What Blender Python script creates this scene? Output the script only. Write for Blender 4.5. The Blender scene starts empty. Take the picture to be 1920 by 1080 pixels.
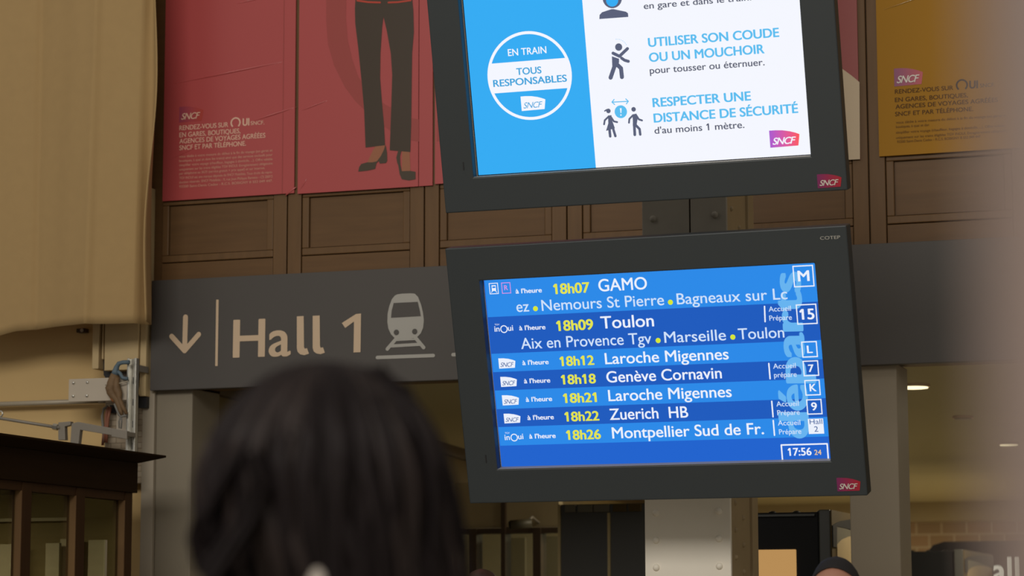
import bpy, math, random
from mathutils import Vector, Matrix, noise

random.seed(7)
SC = bpy.context.scene
COL = SC.collection
F_PX = 4711.6                       # focal length in pixels of a 1920-wide frame
YAW, PITCH, ROLL = 0.3320, 0.1331, -0.0020
EYE = Vector((0.0, 0.0, 1.5))

# ------------------------------------------------------------------ camera
fwd = Vector((-math.sin(YAW) * math.cos(PITCH), math.cos(YAW) * math.cos(PITCH), math.sin(PITCH)))
rgt0 = Vector((math.cos(YAW), math.sin(YAW), 0.0))
up0 = rgt0.cross(fwd)
RGT = math.cos(ROLL) * rgt0 + math.sin(ROLL) * up0
UPV = -math.sin(ROLL) * rgt0 + math.cos(ROLL) * up0
cd = bpy.data.cameras.new('camera')
cam = bpy.data.objects.new('camera', cd)
COL.objects.link(cam)
cam.matrix_world = Matrix(((RGT.x, UPV.x, -fwd.x, EYE.x), (RGT.y, UPV.y, -fwd.y, EYE.y), (RGT.z, UPV.z, -fwd.z, EYE.z), (0, 0, 0, 1)))
cd.sensor_width = 36.0
cd.lens = F_PX / 1920.0 * 36.0
cd.clip_start = 0.05
cd.clip_end = 200
cd.dof.use_dof = True
cd.dof.focus_distance = 9.5
cd.dof.aperture_fstop = cd.lens / 20.0
SC.camera = cam

# ------------------------------------------------------------------ world, big lights, exposure
w = bpy.data.worlds.new('hall_daylight')
SC.world = w
w.use_nodes = True
w.node_tree.nodes['Background'].inputs[0].default_value = (1.0, 0.93, 0.82, 1)
w.node_tree.nodes['Background'].inputs[1].default_value = 0.30


def area_light(name, loc, target, sx, sy, power, color):
    l = bpy.data.lights.new(name, 'AREA')
    l.shape = 'RECTANGLE'
    l.size, l.size_y = sx, sy
    l.energy = power
    l.color = color
    o = bpy.data.objects.new(name, l)
    COL.objects.link(o)
    o.location = loc
    o.rotation_euler = (Vector(target) - Vector(loc)).to_track_quat('-Z', 'Y').to_euler()
    return o


area_light('roof_skylight', (-2.0, -5.0, 7.6), (-3.2, 10.0, 2.2), 9.0, 3.2, 900, (1.0, 0.95, 0.87))
area_light('side_fill_light', (-10.5, 1.5, 12.0), (-4.4, 10.8, 3.6), 4.5, 2.2, 90, (1.0, 0.96, 0.9))  # unseen side light added for glints on the poster creases

SC.view_settings.view_transform = 'Standard'
SC.view_settings.look = 'None'
SC.view_settings.gamma = 1
SC.view_settings.exposure = 0.0
SC.view_settings.use_curve_mapping = False


# ------------------------------------------------------------------ helpers: measuring the photo
def ray(x, y):
    return RGT * ((x - 960) / F_PX) + UPV * (-(y - 540) / F_PX) + fwd


def at_y(x, y, Y):
    d = ray(x, y)
    return EYE + d * (Y / d.y)


def at_x(x, y, X):
    d = ray(x, y)
    return EYE + d * (X / d.x)


def at_z(x, y, Z):
    d = ray(x, y)
    return EYE + d * ((Z - 1.5) / d.z)


def at_d(x, y, D):
    return EYE + ray(x, y) * D


class Plane:
    """a flat face in the hall: local x runs right along it, local y up, local z out of it"""

    def __init__(s, c, u, v):
        s.c, s.u, s.v = Vector(c), Vector(u).normalized(), Vector(v).normalized()
        s.n = s.u.cross(s.v)
        s.m = Matrix(((s.u.x, s.v.x, s.n.x, s.c.x), (s.u.y, s.v.y, s.n.y, s.c.y), (s.u.z, s.v.z, s.n.z, s.c.z), (0, 0, 0, 1)))

    def uv(s, x, y, z=0.0):
        d = ray(x, y)
        c = s.c + s.n * z
        t = (c - EYE).dot(s.n) / d.dot(s.n)
        p = EYE + d * t - s.c
        return Vector((p.dot(s.u), p.dot(s.v), z))

    def px(s, x, y, z=0.0):
        """size of one photo pixel on the face near x, y"""
        return (s.uv(x + 5, y, z) - s.uv(x - 5, y, z)).length / 10


# ------------------------------------------------------------------ helpers: materials
def lin(c):
    out = []
    for k in c[:3]:
        k = k / 255.0
        out.append(k / 12.92 if k <= 0.04045 else ((k + 0.055) / 1.055) ** 2.4)
    return out


def mat(name, rgb, rough=0.6, metal=0.0, vary=0.08, scale=6.0, bump=0.0, stretch=(1, 1, 1), spec=0.5, srgb=False):
    m = bpy.data.materials.new(name)
    m.use_nodes = True
    nt = m.node_tree
    b = nt.nodes['Principled BSDF']
    c = lin(rgb) if srgb else list(rgb)
    b.inputs['Roughness'].default_value = rough
    b.inputs['Metallic'].default_value = metal
    b.inputs['Specular IOR Level'].default_value = spec
    tc = nt.nodes.new('ShaderNodeTexCoord')
    mp = nt.nodes.new('ShaderNodeMapping')
    mp.inputs['Scale'].default_value = stretch
    nz = nt.nodes.new('ShaderNodeTexNoise')
    nz.inputs['Scale'].default_value = scale
    nz.inputs['Detail'].default_value = 5
    mx = nt.nodes.new('ShaderNodeMix')
    mx.data_type = 'RGBA'
    mx.inputs[6].default_value = [max(0, k * (1 - vary)) for k in c] + [1]
    mx.inputs[7].default_value = [min(1, k * (1 + vary)) for k in c] + [1]
    nt.links.new(tc.outputs['Object'], mp.inputs['Vector'])
    nt.links.new(mp.outputs['Vector'], nz.inputs['Vector'])
    nt.links.new(nz.outputs['Fac'], mx.inputs[0])
    nt.links.new(mx.outputs[2], b.inputs['Base Color'])
    if bump:
        bp = nt.nodes.new('ShaderNodeBump')
        bp.inputs['Strength'].default_value = bump
        bp.inputs['Distance'].default_value = 0.01
        nt.links.new(nz.outputs['Fac'], bp.inputs['Height'])
        nt.links.new(bp.outputs['Normal'], b.inputs['Normal'])
    return m


def glow(name, rgb, strength=1.0):
    m = bpy.data.materials.new(name)
    m.use_nodes = True
    nt = m.node_tree
    nt.nodes.remove(nt.nodes['Principled BSDF'])
    e = nt.nodes.new('ShaderNodeEmission')
    e.inputs['Color'].default_value = lin(rgb) + [1]
    e.inputs['Strength'].default_value = strength
    nt.links.new(e.outputs[0], nt.nodes['Material Output'].inputs['Surface'])
    return m


def two_tone(name, a, b, lit):
    """the railway logo's own two colours, running left to right across the tag"""
    m = mat(name, (0.5, 0.5, 0.5), 0.4) if not lit else glow(name, (200, 200, 200))
    nt = m.node_tree
    tc = nt.nodes.new('ShaderNodeTexCoord')
    sp = nt.nodes.new('ShaderNodeSeparateXYZ')
    mx = nt.nodes.new('ShaderNodeMix')
    mx.data_type = 'RGBA'
    mx.inputs[6].default_value = lin(a) + [1]
    mx.inputs[7].default_value = lin(b) + [1]
    nt.links.new(tc.outputs['Generated'], sp.inputs[0])
    nt.links.new(sp.outputs['X'], mx.inputs[0])
    if lit:
        nt.links.new(mx.outputs[2], nt.nodes['Emission'].inputs['Color'])
    else:
        nt.links.new(mx.outputs[2], nt.nodes['Principled BSDF'].inputs['Base Color'])
    return m


def wood(name, rgb, along='X', rough=0.5, vary=0.22, spec=0.3):
    st = {'X': (1.2, 14, 14), 'Z': (14, 14, 1.2), 'Y': (14, 1.2, 14)}[along]
    return mat(name, rgb, rough, 0, vary, 3.0, 0.05, st, spec)


def bricks(name, a, b, mortar, scale=4.0):
    m = mat(name, a, 0.85)
    nt = m.node_tree
    br = nt.nodes.new('ShaderNodeTexBrick')
    br.inputs['Color1'].default_value = list(a) + [1]
    br.inputs['Color2'].default_value = list(b) + [1]
    br.inputs['Mortar'].default_value = list(mortar) + [1]
    br.inputs['Scale'].default_value = scale
    br.inputs['Mortar Size'].default_value = 0.02
    tc = nt.nodes.new('ShaderNodeTexCoord')
    mp = nt.nodes.new('ShaderNodeMapping')
    mp.inputs['Rotation'].default_value = (math.radians(90), 0, 0)
    nt.links.new(tc.outputs['Object'], mp.inputs['Vector'])
    nt.links.new(mp.outputs['Vector'], br.inputs['Vector'])
    nt.links.new(br.outputs['Color'], nt.nodes['Principled BSDF'].inputs['Base Color'])
    return m


def glass(name, tint, clear):
    m = bpy.data.materials.new(name)
    m.use_nodes = True
    nt = m.node_tree
    nt.nodes.remove(nt.nodes['Principled BSDF'])
    t = nt.nodes.new('ShaderNodeBsdfTransparent')
    t.inputs[0].default_value = list(tint) + [1]
    g = nt.nodes.new('ShaderNodeBsdfGlossy')
    g.inputs['Roughness'].default_value = 0.03
    mx = nt.nodes.new('ShaderNodeMixShader')
    mx.inputs[0].default_value = 1 - clear
    nt.links.new(t.outputs[0], mx.inputs[1])
    nt.links.new(g.outputs[0], mx.inputs[2])
    nt.links.new(mx.outputs[0], nt.nodes['Material Output'].inputs['Surface'])
    return m


# ------------------------------------------------------------------ helpers: objects
ROOTM = {}


def root_matrix(o):
    while o.parent is not None:
        o = o.parent
    return ROOTM.get(o.name, Matrix.Identity(4))


def tag(o, label, cat, group=None):
    o['label'] = label
    o['category'] = cat
    if group:
        o['group'] = group
    return o


def thing(name, loc, label, cat, group=None, plane=None):
    o = bpy.data.objects.new(name, None)
    o.empty_display_size = 0.05
    COL.objects.link(o)
    m = plane.m.copy() if plane else Matrix.Translation(Vector(loc))
    o.matrix_world = m
    ROOTM[o.name] = m
    return tag(o, label, cat, group)


class MB:
    def __init__(s):
        s.v, s.f = [], []

    def add(s, vs, fs):
        k = len(s.v)
        s.v += [Vector(p) for p in vs]
        s.f += [tuple(i + k for i in f) for f in fs]
        return s

    def box(s, x0, x1, y0, y1, z0, z1):
        x0, x1 = min(x0, x1), max(x0, x1)
        y0, y1 = min(y0, y1), max(y0, y1)
        z0, z1 = min(z0, z1), max(z0, z1)
        return s.add([(x0, y0, z0), (x1, y0, z0), (x1, y1, z0), (x0, y1, z0), (x0, y0, z1), (x1, y0, z1), (x1, y1, z1), (x0, y1, z1)],
                     [(0, 3, 2, 1), (4, 5, 6, 7), (0, 1, 5, 4), (1, 2, 6, 5), (2, 3, 7, 6), (3, 0, 4, 7)])

    def quad(s, a, b, c, d):
        return s.add([a, b, c, d], [(0, 1, 2, 3)])

    def prism(s, pts, off):
        """closed outline swept along the vector off"""
        n = len(pts)
        off = Vector(off)
        a = [Vector(p) for p in pts]
        return s.add(a + [p + off for p in a], [tuple(range(n - 1, -1, -1)), tuple(range(n, 2 * n))] + [(i, (i + 1) % n, n + (i + 1) % n, n + i) for i in range(n)])

    def flat(s, pts, th=0.0):
        """outline in local x, y given a little thickness towards +z"""
        if th:
            return s.prism(pts, (0, 0, th))
        return s.add(pts, [tuple(range(len(pts)))])

    def disk(s, c, r, th=0.0, n=40, r2=None):
        c = Vector(c)
        return s.flat([c + Vector((r * math.cos(2 * math.pi * i / n), (r2 or r) * math.sin(2 * math.pi * i / n), 0)) for i in range(n)], th)

    def ring(s, c, r, w, a0=0.0, a1=360.0, n=48):
        c = Vector(c)
        vs = []
        for i in range(n + 1):
            a = math.radians(a0 + (a1 - a0) * i / n)
            e = Vector((math.cos(a), math.sin(a), 0))
            vs += [c + e * r, c + e * (r - w)]
        return s.add(vs, [(2 * i, 2 * i + 2, 2 * i + 3, 2 * i + 1) for i in range(n)])

    def stroke(s, pts, wd, th=0.0):
        """round-ended stroke in local x, y"""
        for a, b in zip(pts[:-1], pts[1:]):
            s.lift = getattr(s, 'lift', 0.0) + 0.00015      # overlapping strokes never share a plane
            a, b = Vector(a) + Vector((0, 0, s.lift)), Vector(b) + Vector((0, 0, s.lift))
            d = (b - a)
            ang = math.atan2(d.y, d.x)
            o = []
            for i in range(13):
                t = ang + math.pi / 2 + math.pi * i / 12
                o.append(a + Vector((math.cos(t), math.sin(t), 0)) * wd / 2)
            for i in range(13):
                t = ang - math.pi / 2 + math.pi * i / 12
                o.append(b + Vector((math.cos(t), math.sin(t), 0)) * wd / 2)
            s.flat(o, th)
        return s

    def frame(s, x0, x1, y0, y1, z, wd, th=0.0):
        for a in ((x0, x1, y0, y0 + wd), (x0, x1, y1 - wd, y1), (x0, x0 + wd, y0 + wd, y1 - wd), (x1 - wd, x1, y0 + wd, y1 - wd)):
            s.flat([(a[0], a[2], z), (a[1], a[2], z), (a[1], a[3], z), (a[0], a[3], z)], th)
        return s

    def tube(s, path, r, n=10, cap=True):
        path = [Vector(p) for p in path]
        rr = r if isinstance(r, (list, tuple)) else [r] * len(path)
        k = len(s.v)
        up = Vector((0.13, 0.31, 0.94))
        for i, p in enumerate(path):
            d = (path[min(i + 1, len(path) - 1)] - path[max(i - 1, 0)]).normalized()
            a = d.cross(up)
            if a.length < 1e-3:
                a = d.cross(Vector((1, 0, 0)))
            a.normalize()
            b = d.cross(a)
            for j in range(n):
                t = 2 * math.pi * j / n
                s.v.append(p + (a * math.cos(t) + b * math.sin(t)) * rr[i])
        for i in range(len(path) - 1):
            for j in range(n):
                s.f.append((k + i * n + j, k + i * n + (j + 1) % n, k + (i + 1) * n + (j + 1) % n, k + (i + 1) * n + j))
        if cap:
            s.f.append(tuple(k + j for j in range(n - 1, -1, -1)))
            s.f.append(tuple(k + (len(path) - 1) * n + j for j in range(n)))
        return s

    def dome(s, c, nrm, r, h, n=10):
        c, nrm = Vector(c), Vector(nrm).normalized()
        a = nrm.orthogonal().normalized()
        b = nrm.cross(a)
        k = len(s.v)
        for i, (q, z) in enumerate(((1, 0), (0.92, 0.35), (0.7, 0.75), (0.35, 0.96))):
            for j in range(n):
                t = 2 * math.pi * j / n
                s.v.append(c + (a * math.cos(t) + b * math.sin(t)) * r * q + nrm * h * z)
        s.v.append(c + nrm * h)
        for i in range(3):
            for j in range(n):
                s.f.append((k + i * n + j, k + i * n + (j + 1) % n, k + (i + 1) * n + (j + 1) % n, k + (i + 1) * n + j))
        for j in range(n):
            s.f.append((k + 3 * n + j, k + 3 * n + (j + 1) % n, k + 4 * n))
        return s

    def sphere(s, c, rx, ry, rz, n=20, m=12):
        c = Vector(c)
        k = len(s.v)
        for i in range(m + 1):
            p = math.pi * i / m
            for j in range(n):
                t = 2 * math.pi * j / n
                s.v.append(c + Vector((rx * math.sin(p) * math.cos(t), ry * math.sin(p) * math.sin(t), rz * math.cos(p))))
        for i in range(m):
            for j in range(n):
                s.f.append((k + i * n + j, k + (i + 1) * n + j, k + (i + 1) * n + (j + 1) % n, k + i * n + (j + 1) % n))
        return s

    def build(s, name, m, parent=None, local=False, bevel=0.0, smooth=False):
        me = bpy.data.meshes.new(name)
        vs = s.v
        if parent is not None and not local:
            inv = root_matrix(parent).inverted()
            vs = [inv @ p for p in vs]
        me.from_pydata([tuple(p) for p in vs], [], s.f)
        me.materials.append(m)
        me.validate()
        me.update()
        o = bpy.data.objects.new(name, me)
        COL.objects.link(o)
        if parent is not None:
            o.parent = parent
        if smooth:
            for p in me.polygons:
                p.use_smooth = True
        if bevel:
            b = o.modifiers.new('bevel', 'BEVEL')
            b.width = bevel
            b.segments = 2
            b.limit_method = 'ANGLE'
        return o


def struct(o):
    o['kind'] = 'structure'
    return o


TXT = bpy.data.curves.new('lettering_source', 'FONT')
TXO = bpy.data.objects.new('lettering_source', TXT)
COL.objects.link(TXO)


def glyphs(s, bold=0.0, shear=0.0, spacing=1.0):  # one line of lettering as faces
    TXT.body = s
    TXT.offset = bold
    TXT.shear = shear
    TXT.space_character = spacing
    TXT.size = 1.0
    dg = bpy.context.evaluated_depsgraph_get()
    dg.update()
    me = bpy.data.meshes.new_from_object(TXO.evaluated_get(dg))
    vs = [v.co.copy() for v in me.vertices]
    fs = [tuple(p.vertices) for p in me.polygons]
    bpy.data.meshes.remove(me)
    if '1' in s and not shear:                             # the built-in figure 1 is a bare bar: give it its flag
        right = lambda q: max(v.x for v in glyphs(q)[0])
        for i, ch in enumerate(s):
            if ch == '1':
                at_ = right(s[:i].replace('1', '0') + 'H') - right('H')
                bar = ONE
                k = len(vs)
                x0, x1, y1 = at_ + bar[0], at_ + bar[1], bar[2]
                wd = x1 - x0
                vs += [Vector(p + (0,)) for p in ((x0, y1), (x0 - wd * 1.35, y1 * 0.80), (x0 - wd * 0.95, y1 * 0.68), (x0, y1 * 0.82))]
                fs.append((k, k + 1, k + 2, k + 3))
    return vs, fs


CAPH = max(v.y for v in glyphs('H')[0])
_b = glyphs('I')[0]
_o = [max(v.x for v in glyphs('0H')[0]) - max(v.x for v in glyphs('H')[0])]
_w = max(v.x for v in _b) - min(v.x for v in _b)
ONE = (_o[0] * 0.5 - _w / 2, _o[0] * 0.5 + _w / 2, CAPH)


def letters(mb, s, p0, p1, cap, bold=0.0, shear=0.0, spacing=1.0):
    """writes s from p0 to p1 (its baseline ends, in local x, y, z) with capital height cap;
    bold thickens the strokes by overlaying slightly shifted copies"""
    vs, fs = glyphs(s, 0.0, shear, spacing)
    b = bold
    x0, x1 = min(v.x for v in vs) - b, max(v.x for v in vs) + b
    p0, p1 = Vector(p0), Vector(p1)
    d = p1 - p0
    wd = d.length
    e = d.normalized()
    u = Vector((-e.y, e.x, 0))
    sx, sy = wd / (x1 - x0), cap / (CAPH + b)
    shifts = [(0, 0)] if b <= 0 else [(-b, 0), (b, 0), (0, b * 0.6), (0, -b * 0.4), (-b * 0.7, b * 0.5), (b * 0.7, b * 0.5), (b * 0.7, -b * 0.35), (-b * 0.7, -b * 0.35)]
    for i, (dx, dy) in enumerate(shifts):
        mb.add([p0 + e * (v.x + dx - x0) * sx + u * (v.y + dy) * sy + Vector((0, 0, 0.00004 * i)) for v in vs], fs)
    return mb


def write(parent, name, pl, s, a, b, cap, m, bold=0.0, z=0.002, shear=0.0, spacing=1.0, level=True):
    """lettering on a face: a, b are its baseline ends in the photo, cap its capital height in photo pixels"""
    p0, p1 = pl.uv(a[0], a[1], z), pl.uv(b[0], b[1], z)
    if level:
        y = (p0.y + p1.y) / 2
        p0.y = p1.y = y
    c = pl.uv(a[0], a[1] - cap, z).y - pl.uv(a[0], a[1], z).y
    return letters(MB(), s, p0, p1, c, bold, shear, spacing).build(name, m, parent, local=True)


def outline(pl, pts, z, ox=0, oy=0, k=1.0):
    return [pl.uv(ox + x / k, oy + y / k, z) for x, y in pts]


# ------------------------------------------------------------------ materials
M = dict(
    oak=wood('oak_panelling', (0.128, 0.066, 0.024), 'X'),
    oakz=wood('oak_panelling_upright', (0.138, 0.073, 0.028), 'Z'),
    sign=mat('sign_charcoal', (0.070, 0.062, 0.056), 0.55, 0, 0.05, 3),
    cream=mat('sign_cream_lettering', (0.62, 0.46, 0.31), 0.5, 0, 0.03),
    silver=mat('sign_grey_pictogram', (0.40, 0.385, 0.35), 0.5, 0, 0.03),
    beige=mat('beige_painted_wall', (0.62, 0.43, 0.19), 0.8, 0, 0.06, 3),
    beige2=mat('beige_painted_boards', (0.56, 0.42, 0.22), 0.7, 0, 0.10, 8),
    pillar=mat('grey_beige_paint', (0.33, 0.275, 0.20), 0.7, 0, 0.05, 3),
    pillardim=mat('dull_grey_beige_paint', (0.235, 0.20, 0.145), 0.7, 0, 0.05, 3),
    edge=mat('pale_edge_paint', (0.34, 0.29, 0.22), 0.7, 0, 0.06, 5),
    cloth=mat('beige_sheet_cloth', (0.40, 0.265, 0.115), 0.9, 0, 0.05, 20, 0.05),
    bezel=mat('charcoal_monitor_housing', (0.029, 0.036, 0.040), 0.45, 0, 0.04, 2),
    dark=mat('black_gap', (0.012, 0.012, 0.014), 0.5),
    trim=mat('grey_trim_lit_ledge', (0.34, 0.32, 0.28), 0.5, 0.0),
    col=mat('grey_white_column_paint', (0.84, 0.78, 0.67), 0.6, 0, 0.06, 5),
    coldim=mat('shaded_grey_column_paint', (0.34, 0.31, 0.26), 0.7, 0, 0.15, 8),
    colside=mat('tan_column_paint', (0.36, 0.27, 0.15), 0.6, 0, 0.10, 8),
    red=mat('red_poster_vinyl', (0.44, 0.072, 0.072), 0.32, 0, 0.03, 2),
    reddark=mat('dark_red_print', (0.35, 0.058, 0.052), 0.32, 0, 0.03, 2),
    reddeep=mat('deep_red_poster_vinyl', (0.27, 0.042, 0.036), 0.4, 0, 0.03, 2),
    yellow=mat('mustard_poster_vinyl', (0.36, 0.172, 0.011), 0.6, 0, 0.04, 2, spec=0.2),
    creamprint=mat('cream_poster_vinyl', (0.52, 0.40, 0.26), 0.35, 0, 0.03, 2),
    trouser=mat('dark_brown_print', (0.050, 0.032, 0.018), 0.32, 0, 0.05, 4),
    shoe=mat('olive_brown_print', (0.062, 0.043, 0.024), 0.32, 0, 0.05, 4),
    skinprint=mat('tan_print', (0.34, 0.125, 0.06), 0.32, 0, 0.05, 4),
    redprint=mat('bright_red_print', (0.50, 0.05, 0.025), 0.32),
    pinkprint=mat('pale_pink_print', (0.74, 0.46, 0.34), 0.4),
    pinkfine=mat('soft_pink_print', (0.60, 0.28, 0.20), 0.4),
    brownprint=mat('brown_print', (0.09, 0.043, 0.018), 0.7, spec=0.15),
    brownfine=mat('soft_brown_print', (0.17, 0.082, 0.022), 0.7, spec=0.15),
    greyprint=mat('grey_print', (0.06, 0.05, 0.05), 0.7, spec=0.15),
    white=mat('white_print', (0.70, 0.64, 0.57), 0.4),
    crease=mat('vinyl_crease', (0.46, 0.08, 0.08), 0.13, 0, 0.02, 2, spec=1.0),
    creasey=mat('mustard_vinyl_crease', (0.36, 0.18, 0.02), 0.13, 0, 0.02, 2, spec=1.0),
    kiosk=wood('dark_brown_kiosk_wood', (0.022, 0.0112, 0.0042), 'Y', 0.8, 0.2, 0.06),
    kioskz=wood('brown_kiosk_posts', (0.048, 0.022, 0.008), 'Z', 0.7, 0.2, 0.1),
    kioskj=wood('lit_brown_jamb', (0.16, 0.09, 0.04), 'Z', 0.6, 0.2, 0.2),
    kioskglass=glass('kiosk_window_glass', (0.75, 0.76, 0.66), 0.88),
    pane=glass('interior_window_glass', (0.8, 0.82, 0.74), 0.85),
    steel=mat('galvanised_steel', (0.62, 0.60, 0.54), 0.3, 0.85, 0.15, 30),
    greysteel=mat('grey_painted_steel', (0.25, 0.22, 0.18), 0.5, 0.2, 0.1, 10),
    whitesteel=mat('off_white_steel', (0.50, 0.43, 0.34), 0.5, 0, 0.06, 8),
    pipe=mat('pale_conduit', (0.42, 0.36, 0.27), 0.45, 0.1, 0.05, 8),
    plaster=bricks('exposed_pale_brick', (0.42, 0.35, 0.26), (0.33, 0.26, 0.18), (0.22, 0.17, 0.11), 9),
    cable=mat('brown_cable_wrap', (0.17, 0.10, 0.045), 0.7, 0, 0.3, 40),
    blue=mat('blue_strap', (0.10, 0.145, 0.18), 0.6),
    orange=mat('orange_connector', (0.38, 0.14, 0.05), 0.6),
    redwire=mat('red_brown_wire', (0.25, 0.09, 0.05), 0.6),
    greywire=mat('grey_wire', (0.18, 0.17, 0.15), 0.6),
    ceil=mat('olive_beige_ceiling', (0.42, 0.37, 0.21), 0.8, 0, 0.05, 1),
    beam=mat('dull_beige_beam', (0.36, 0.29, 0.17), 0.8, 0, 0.08, 2),
    inner=mat('dark_olive_wall', (0.17, 0.125, 0.045), 0.7, 0, 0.1, 2),
    brick=bricks('brown_interior_brick', (0.33, 0.21, 0.12), (0.27, 0.19, 0.11), (0.42, 0.33, 0.22), 2.0),
    floor=mat('grey_station_floor', (0.33, 0.29, 0.22), 0.35, 0, 0.15, 2),
    machine=mat('machine_black', (0.007, 0.007, 0.008), 0.55, spec=0.15),
    machine2=mat('machine_charcoal', (0.032, 0.033, 0.029), 0.4),
    olive=mat('machine_olive_panel', (0.062, 0.040, 0.011), 0.6, spec=0.2),
    tan=mat('machine_cream_reflection', (0.30, 0.22, 0.11), 0.45),
    navy=mat('navy_sign', (0.045, 0.042, 0.060), 0.5),
    lit=glow('lit_sign_lettering', (240, 236, 214), 0.85),
    lamp=glow('warm_lamp_glow', (255, 238, 190), 1.6),
    panel=glow('glowing_tan_panel', (186, 143, 88), 0.95),
    post=mat('pinkish_beige_post', (0.245, 0.185, 0.165), 0.6, 0, 0.03, 2),
    cabinet=mat('dark_cabinet', (0.020, 0.018, 0.012), 0.4),
    cabinetgrey=mat('grey_olive_block', (0.075, 0.066, 0.042), 0.5),
    stripe=mat('brass_strip', (0.26, 0.20, 0.09), 0.4, 0.4),
    mull=mat('brown_mullion', (0.055, 0.033, 0.018), 0.5),
    board=mat('pale_board', (0.36, 0.31, 0.22), 0.6, 0, 0.1, 2),
    hair=mat('dark_brown_hair', (0.0105, 0.0072, 0.0074), 0.62, 0, 0.6, 9, 0, (1, 1, 0.2), 0.12),
    hairbrown=mat('brown_tinted_hair', (0.019, 0.0125, 0.0112), 0.55, 0, 0.5, 9, 0, (1, 1, 0.2), 0.2),
    hair2=mat('black_short_hair', (0.008, 0.006, 0.006), 0.85, 0, 0.3, 30),
    hair3=mat('auburn_hair', (0.040, 0.018, 0.012), 0.45, 0, 0.3, 30),
    skin=mat('skin', (0.36, 0.17, 0.11), 0.5, 0, 0.06, 8),
    jacket=mat('charcoal_jacket', (0.035, 0.033, 0.035), 0.8, 0, 0.1, 30),
    jacket2=mat('grey_coat', (0.10, 0.09, 0.085), 0.8, 0, 0.1, 30),
    jeans=mat('dark_trousers', (0.025, 0.03, 0.045), 0.8, 0, 0.1, 30),
    shoeleather=mat('black_shoes', (0.012, 0.012, 0.012), 0.4),
    eye=mat('eye_white', (0.6, 0.57, 0.52), 0.2),
    collar=mat('pale_collar', (0.36, 0.32, 0.28), 0.8),
    logo=two_tone('railway_tag_print', (122, 34, 92), (176, 26, 40), False),
    logodull=two_tone('railway_tag_dull_print', (150, 62, 84), (176, 62, 48), False),
    logolit=two_tone('railway_tag_on_screen', (170, 92, 208), (255, 92, 88), True),
)
S = dict(
    sky=glow('screen_sky_blue', (56, 172, 243)), paper=glow('screen_white', (245, 247, 255)), head=glow('screen_heading_blue', (92, 190, 240)),
    badge=glow('screen_badge_blue', (66, 164, 220)), ink=glow('screen_slate', (92, 98, 122)), ink2=glow('screen_text_grey', (84, 88, 106)),
    light=glow('screen_row_light', (46, 138, 232)), deep=glow('screen_row_deep', (34, 92, 190)), foot=glow('screen_footer', (36, 100, 206)),
    white=glow('screen_text_white', (236, 241, 252)), soft=glow('screen_text_soft', (208, 226, 250)), yellow=glow('screen_text_yellow', (226, 228, 78)), lime=glow('screen_dot_lime', (216, 232, 54)),
    ghost=glow('screen_ghost_blue', (104, 180, 240)), pink=glow('screen_pink', (214, 150, 226)), tagink=glow('screen_tag_ink', (40, 84, 150)), amber=glow('screen_amber', (244, 206, 140)),
)

# ------------------------------------------------------------------ the setting
WY = 10.8                                             # the panelled wall
CZ = 2.69                                             # ceiling of the hall beyond
wx = lambda x, y=500: at_y(x, y, WY).x
wz = lambda y, x=560: at_y(x, y, WY).z
Z_SIGN0, Z_SIGN1 = wz(733.7, 289), wz(528, 290)
Z_GROOVE = wz(481.3, 523)
Z_POST = wz(378.5, 308)

struct(MB().box(-14, 8, -6, 26, -0.2, 0).build('floor', M['floor']))
wl = struct(MB().box(-12, wx(276, 650), WY + 0.12, WY + 0.4, 0, 6.0).build('wall_left', M['beige']))
wb = struct(MB().box(wx(276, 650), 4.0, WY + 0.02, WY + 0.3, Z_SIGN0 + 0.02, 6.0).build('wall_back', M['oak']))

# oak panelling of the back wall: one panel, frame and rail to each bay
PITCH_X = (at_y(1631, 400, WY).x - at_y(539, 450, WY).x) / 4
PX0 = at_y(539, 450, WY).x
PILW = 0.036
for k in range(-1, 8):
    c = PX0 + k * PITCH_X
    if k >= 0:
        for sx in (-1, 1):
            MB().box(c + (-2 * PILW if sx < 0 else 0.003), c + (-0.003 if sx < 0 else 2 * PILW) * 1.0, WY - 0.006, WY + 0.02, Z_SIGN1 - 0.05, 6.0).build('pilaster_strip', M['oakz'], wb, bevel=0.003)
    a, b = c + 2 * PILW + 0.003, c + PITCH_X - 2 * PILW - 0.003
    if k < 0:
        a = wx(303)
    zt = Z_POST + 0.03
    MB().box(a, b, WY + 0.0, WY + 0.02, Z_SIGN1 - 0.05, Z_GROOVE - 0.004).build('bottom_rail', M['oak'], wb, bevel=0.003)
    fr = MB()
    w_ = 0.034
    z0 = Z_GROOVE
    for (x0, x1, q0, q1) in ((a, b, z0, z0 + w_), (a, b, zt - 0.05, zt), (a, a + w_, z0 + w_, zt - 0.05), (b - w_, b, z0 + w_, zt - 0.05)):
        fr.box(x0, x1, WY, WY + 0.02, q0, q1)
    fr.build('panel_frame', M['oakz'], wb, bevel=0.004)
    fi = MB()
    i0, i1, j0, j1 = a + w_ + 0.004, b - w_ - 0.004, z0 + w_ + 0.004, zt - 0.054
    fi.prism([(i0, WY + 0.014, j0), (i1, WY + 0.014, j0), (i1, WY + 0.014, j1), (i0, WY + 0.014, j1)], (0, 0.006, 0))
    fi.build('recessed_panel', M['oak'], wb)
    MB().box(a, b, WY + 0.004, WY + 0.02, zt + 0.002, 6.0).build('upper_panel', M['oak'], wb)

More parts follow.
